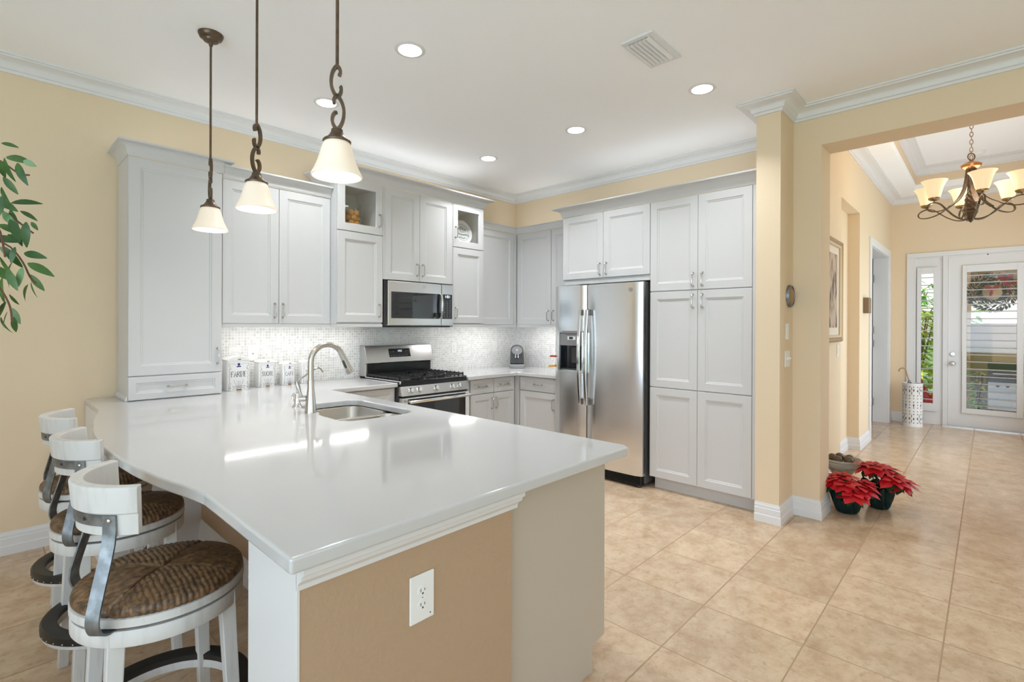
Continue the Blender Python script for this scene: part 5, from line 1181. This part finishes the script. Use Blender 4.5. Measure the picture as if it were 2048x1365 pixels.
poinsettia(4.775, 0.615, 0.090, 'red poinsettia in dark foil, farther from the pillar', 7, [(0.02, 0.07, 0.32), (-0.03, 0.02, 0.33), (0.05, -0.05, 0.30), (-0.04, -0.10, 0.265), (0.07, 0.03, 0.31), (0.03, -0.14, 0.23)], 0.30)
t = thing('planter_bowl', 'glazed stoneware bowl of dark balls behind the poinsettias', 'bowl', (5.02, 0.895, 0))
pc = (5.02, 0.905)
G().lathe([(0.085, 0.0), (0.09, 0.01), (0.07, 0.06), (0.07, 0.15), (0.10, 0.19), (0.135, 0.215), (0.142, 0.235), (0.142, 0.262), (0.150, 0.270), (0.150, 0.282), (0.138, 0.282), (0.130, 0.262), (0.10, 0.235), (0.0, 0.225)], (*pc, 0), 36).obj('bowl', M['stone'], t, smooth=True)
for i in range(5):
    a = 2*PI*i/5+0.4; o = G().sphere((0, 0, 0), 0.036, 16, 10).obj('decor_ball', M['ball'], None, smooth=True) if i == 0 else o.copy()
    if i: COL.objects.link(o)
    o.location = (pc[0]+0.066*math.cos(a), pc[1]+0.066*math.sin(a), 0.277); top(o, 'dark brown ball lying in the stoneware bowl', 'ball', 'dark balls in the bowl')

# ------------------------------------------------------------------ hall wall
t = thing('picture_frame', 'gold framed birch tree print on the hall wall', 'picture', (5.37, YH, 1.735))
F = FN(YH); u0, u1, z0, z1 = 4.95, 5.785, 1.253, 2.217
g = G(); seq = [(0, 0.0), (0, 0.022), (0.012, 0.034), (0.03, 0.030), (0.042, 0.022), (0.042, 0.0)]
rg = [rect_ring(F, u0, u1, z0, z1, i, n) for i, n in seq]; rg.append(rg[0]); g.rings_closed(rg); fr = g.obj('frame', M['goldframe'], t)
g = G(); seq = [(0.042, 0.004), (0.042, 0.024), (0.062, 0.020), (0.066, 0.010), (0.066, 0.004)]
rg = [rect_ring(F, u0, u1, z0, z1, i, n) for i, n in seq]; rg.append(rg[0]); g.rings_closed(rg); g.obj('inner_frame', M['goldlight'], fr)
fbox(G(), F, u0+0.066, u1-0.066, 0.002, 0.006, z0+0.066, z1-0.066).obj('mat_board', M['matboard'], t)
fbox(G(), F, u0+0.145, u1-0.145, 0.006, 0.008, z0+0.135, z1-0.135).obj('print', M['print'], t)
t = thing('door_chime', 'brown two-part wall box beside the hall doorway', 'wall box', (7.2, YH, 1.64))
fbox(G(), F, 7.05, 7.22, 0, 0.055, 1.555, 1.735).obj('box', M['brownbox'], t, bev=0.004); fbox(G(), F, 7.30, 7.40, 0, 0.03, 1.57, 1.72).obj('side_box', M['brownbox'], t, bev=0.003)

# umbrella stand and umbrella
uc = (9.06, 0.785); ur = 0.118; uh = 0.605
t = thing('umbrella_stand', 'white pierced ceramic umbrella stand by the front door', 'umbrella stand', (*uc, 0))
G().loft_loop([(ur, 0.0), (ur, 0.02), (ur-0.003, 0.03), (ur-0.003, uh-0.03), (ur, uh-0.02), (ur, uh-0.004), (ur-0.004, uh), (ur-0.012, uh-0.004), (ur-0.014, 0.015), (0.002, 0.012), (0.002, 0.0)], (*uc, 0), 48).obj('cylinder', M['ceramic'], t, smooth=True)
g = G()
def dia(a, z, w, h):
    r = ur-0.0022; pts = [(-w, 0), (0, -h), (w, 0), (0, h)]
    P_ = [(uc[0]+r*math.cos(a+p/r), uc[1]+r*math.sin(a+p/r), z+q) for p, q in pts]; g.f([g.v(p) for p in P_])
for i in range(16):
    a = 2*PI*i/16
    for z in (0.055, 0.175, 0.265, 0.345, 0.435, 0.555): dia(a+(PI/16 if round(z*1000) % 2 else 0), z, 0.008, 0.011)
    for z in ((0.115, 0.50) if i % 2 else (0.11, 0.30, 0.51)): dia(a+PI/16, z, 0.010, 0.024)
    if i % 2 == 0:
        for z in (0.08, 0.15, 0.47, 0.53): dia(a, z, 0.005, 0.034)
    for z in (0.215, 0.305, 0.395): dia(a+PI/16, z, 0.007, 0.010)
g.obj('piercings', M['hole'], t)
t = thing('umbrella', 'furled striped umbrella with a cane crook handle in the white stand', 'umbrella', (9.02, 0.83, 0.02))
hk = [(9.05, 0.77, 0.05), (9.02, 0.815, 0.55), (9.015, 0.835, 0.66)]
G().tube([hk[0], (9.035, 0.79, 0.3), (9.022, 0.815, 0.60), (9.018, 0.822, 0.645)], [0.012, 0.03, 0.026, 0.010], 12).obj('canopy', M['cloth'], t, smooth=True)
bp_ = Vector((9.018, 0.822, 0.63)); pts = [bp_, bp_+Vector((-0.004, 0.012, 0.06)), bp_+Vector((-0.008, 0.026, 0.115))]
for k in range(10):
    a = R(-10+200*k/9); pts.append(bp_+Vector((-0.010, 0.070-0.042*math.cos(a), 0.135+0.046*math.sin(a))))
G().tube(pts, 0.0085, 10).obj('crook_handle', M['cane'], t, smooth=True)

# ------------------------------------------------------------------ outside the front door
struct(bx(9.52, 16, -6, 6, -0.12, -0.02), 'ground_porch', M['paver'], 'paved porch outside the front door', 'ground')
g = bx(12.0, 12.25, -4.0, 0.26, -0.02, 1.46); g.box(12.0, 12.25, -4.0, 0.26, 1.86, 3.2); g.box(11.9, 12.35, 0.24, 0.40, -0.02, 3.2); g.box(12.0, 12.25, -4, -1.1, 1.46, 1.86)  # gap in the wall added to stand in for a sky reflection
struct(g, 'wall_porch', M['stucco'], 'brown stucco porch wall seen through the front door', 'wall')
struct(bx(9.52, 12.6, -4.0, 0.45, 3.2, 3.35), 'ceiling_porch', M['stucco'], 'porch ceiling outside the front door', 'ceiling')
t = thing('wreath', 'dark green wreath with red ribbons hanging outside the front door', 'wreath', (XF+0.10, -0.025, 1.87))
random.seed(2); g = G()
for i in range(900):
    a = random.uniform(0, 2*PI); b = random.uniform(0, 2*PI); rr_ = 0.185+0.05*math.cos(b); p = Vector((XF+0.115+0.03*math.sin(b), -0.025+rr_*math.cos(a), 1.87+rr_*math.sin(a)))
    d = Vector((math.sin(b)*0.8, math.cos(a)*math.cos(b)-0.7*math.sin(a), math.sin(a)*math.cos(b)+0.7*math.cos(a))); leaf(g, p, d, (1, 0.2, 0.1), 0.055, 0.006, 0.2)
g.obj('greenery', M['pine'], t)
g = G()
for dy, dz in ((-0.14, 0.17), (-0.19, 0.08), (0.02, 0.0)):
    for s in (-1, 1): leaf(g, (XF+0.06, -0.04+dy*0.8, 1.90+dz*0.8), (0.05, s*0.7, 0.6), (1, 0, 0), 0.10, 0.035, 0.1)
    leaf(g, (XF+0.06, -0.04+dy*0.8, 1.90+dz*0.8), (0, 0.2, -1), (1, 0, 0), 0.10, 0.02, 0.1)
g.obj('ribbon', M['ribbon'], t)
t = thing('grill', 'black and steel barbecue grill outside the front door glass', 'grill', (11.6, -0.45, -0.02))
bx(11.35, 11.85, -0.95, 0.02, 0.05, 0.42).obj('cabinet', M['grillsteel'], t, bev=0.01)
bx(11.33, 11.85, -0.97, 0.03, 0.42, 0.60).obj('firebox', M['black'], t, bev=0.01)
G().tube([(11.59, -0.96, 0.60), (11.59, 0.02, 0.60)], 0.22, 24).obj('lid', M['black'], t, smooth=True)
cp = bx(11.30, 11.36, -0.95, 0.015, 0.40, 0.50).obj('control_panel', M['grillsteel'], t, bev=0.004)
for i in range(7): G().tube([(11.27, -0.10-0.115*i, 0.45), (11.30, -0.10-0.115*i, 0.45)], 0.022, 14).obj('knob', M['slot'], cp, smooth=True)
G().tube([(11.33, -0.9, 0.64), (11.33, -0.04, 0.64)], 0.012, 10).obj('lid_handle', M['chrome'], t, smooth=True)
for yy in (-0.9, -0.03):
    for xx in (11.38, 11.8): bx(xx-0.02, xx+0.02, yy-0.02, yy+0.02, -0.02, 0.06).obj('leg', M['black'], t)
def shrub(name, label, c, rx, ry, h, n, L, m, cat='shrub', seed=1, flowers=0):
    random.seed(seed); t = thing(name, label, cat, (c[0], c[1], -0.02)); g = G(); gs = G(); gf = G()
    for i in range(n):
        th = random.uniform(0, 2*PI); u = random.random()**0.5; z = random.uniform(0.08, 1)*h
        p = Vector((c[0]+rx*u*math.cos(th), c[1]+ry*u*math.sin(th), z)); leaf(g, p, (math.cos(th)+random.uniform(-.6, .6), math.sin(th)+random.uniform(-.6, .6), random.uniform(-.5, .8)), (random.uniform(-.6, .3), random.uniform(-.5, .5), 1), L*random.uniform(0.7, 1.3), L*0.22, 0.4)
    for i in range(8):
        th = 2*PI*i/8; gs.tube([(c[0], c[1], -0.02), (c[0]+rx*0.4*math.cos(th), c[1]+ry*0.4*math.sin(th), h*0.5), (c[0]+rx*0.7*math.cos(th), c[1]+ry*0.7*math.sin(th), h*0.9)], 0.012, 6)
    gs.obj('stems', M['bark'], t); g.obj('leaves', m, t)
    if flowers:
        for i in range(flowers):
            th = random.uniform(0, 2*PI); p = Vector((c[0]-rx*0.8+random.uniform(-.15, .1), c[1]+ry*random.uniform(-1, 1), random.uniform(0.2, 0.55)))
            for k in range(6):
                a = R(60*k); leaf(gf, p, (-0.3, math.cos(a), math.sin(a)), (-1, 0, 0), 0.10, 0.035, 0.2)
        gf.obj('red_flowers', M['red'], t)
shrub('croton_shrub', 'tall yellow-green croton shrub outside the sidelight', (11.2, 0.98), 0.40, 0.42, 1.75, 520, 0.17, M['bush'], seed=4)
shrub('croton_shrub', 'red-flowered low shrub below the croton outside the sidelight', (10.4, 0.88), 0.22, 0.24, 0.45, 120, 0.10, M['palm'], seed=9, flowers=26)
shrub('bay_shrub', 'small sunlit yellow-green bush beside the grill', (11.55, 0.13), 0.16, 0.08, 0.66, 150, 0.09, M['bush'], seed=6)
random.seed(8)
t = thing('palm_tree', 'palm with arching fronds outside the sidelight', 'palm', (13.6, 1.35, -0.02)); g = G()
for i in range(34):
    th = random.uniform(0, 2*PI); el = random.uniform(0.2, 1.3); p0 = Vector((13.6, 1.35, 1.2+0.03*i)); d = Vector((math.cos(th), math.sin(th), el)).normalized(); Lf = random.uniform(1.0, 1.6)
    for k in range(16):
        s = (k+1)/16; p = p0+d*Lf*s-Vector((0, 0, 0.55*Lf*s*s)); sd = Vector((-d.y, d.x, 0)).normalized()
        for q in (-1, 1): leaf(g, p, sd*q+d*0.8-Vector((0, 0, 0.3)), (0, 0, 1), 0.32*(1.1-s*0.6), 0.018, 0.25)
g.obj('fronds', M['palm'], t); G().tube([(13.6, 1.35, -0.02), (13.62, 1.33, 1.0), (13.6, 1.35, 2.2)], [0.10, 0.08, 0.06], 12).obj('trunk', M['bark'], t, smooth=True)
shrub('hedge', 'dense green hedge behind the palm', (17.0, 2.2), 1.2, 2.0, 2.6, 900, 0.22, M['palm'], cat='hedge', seed=12)
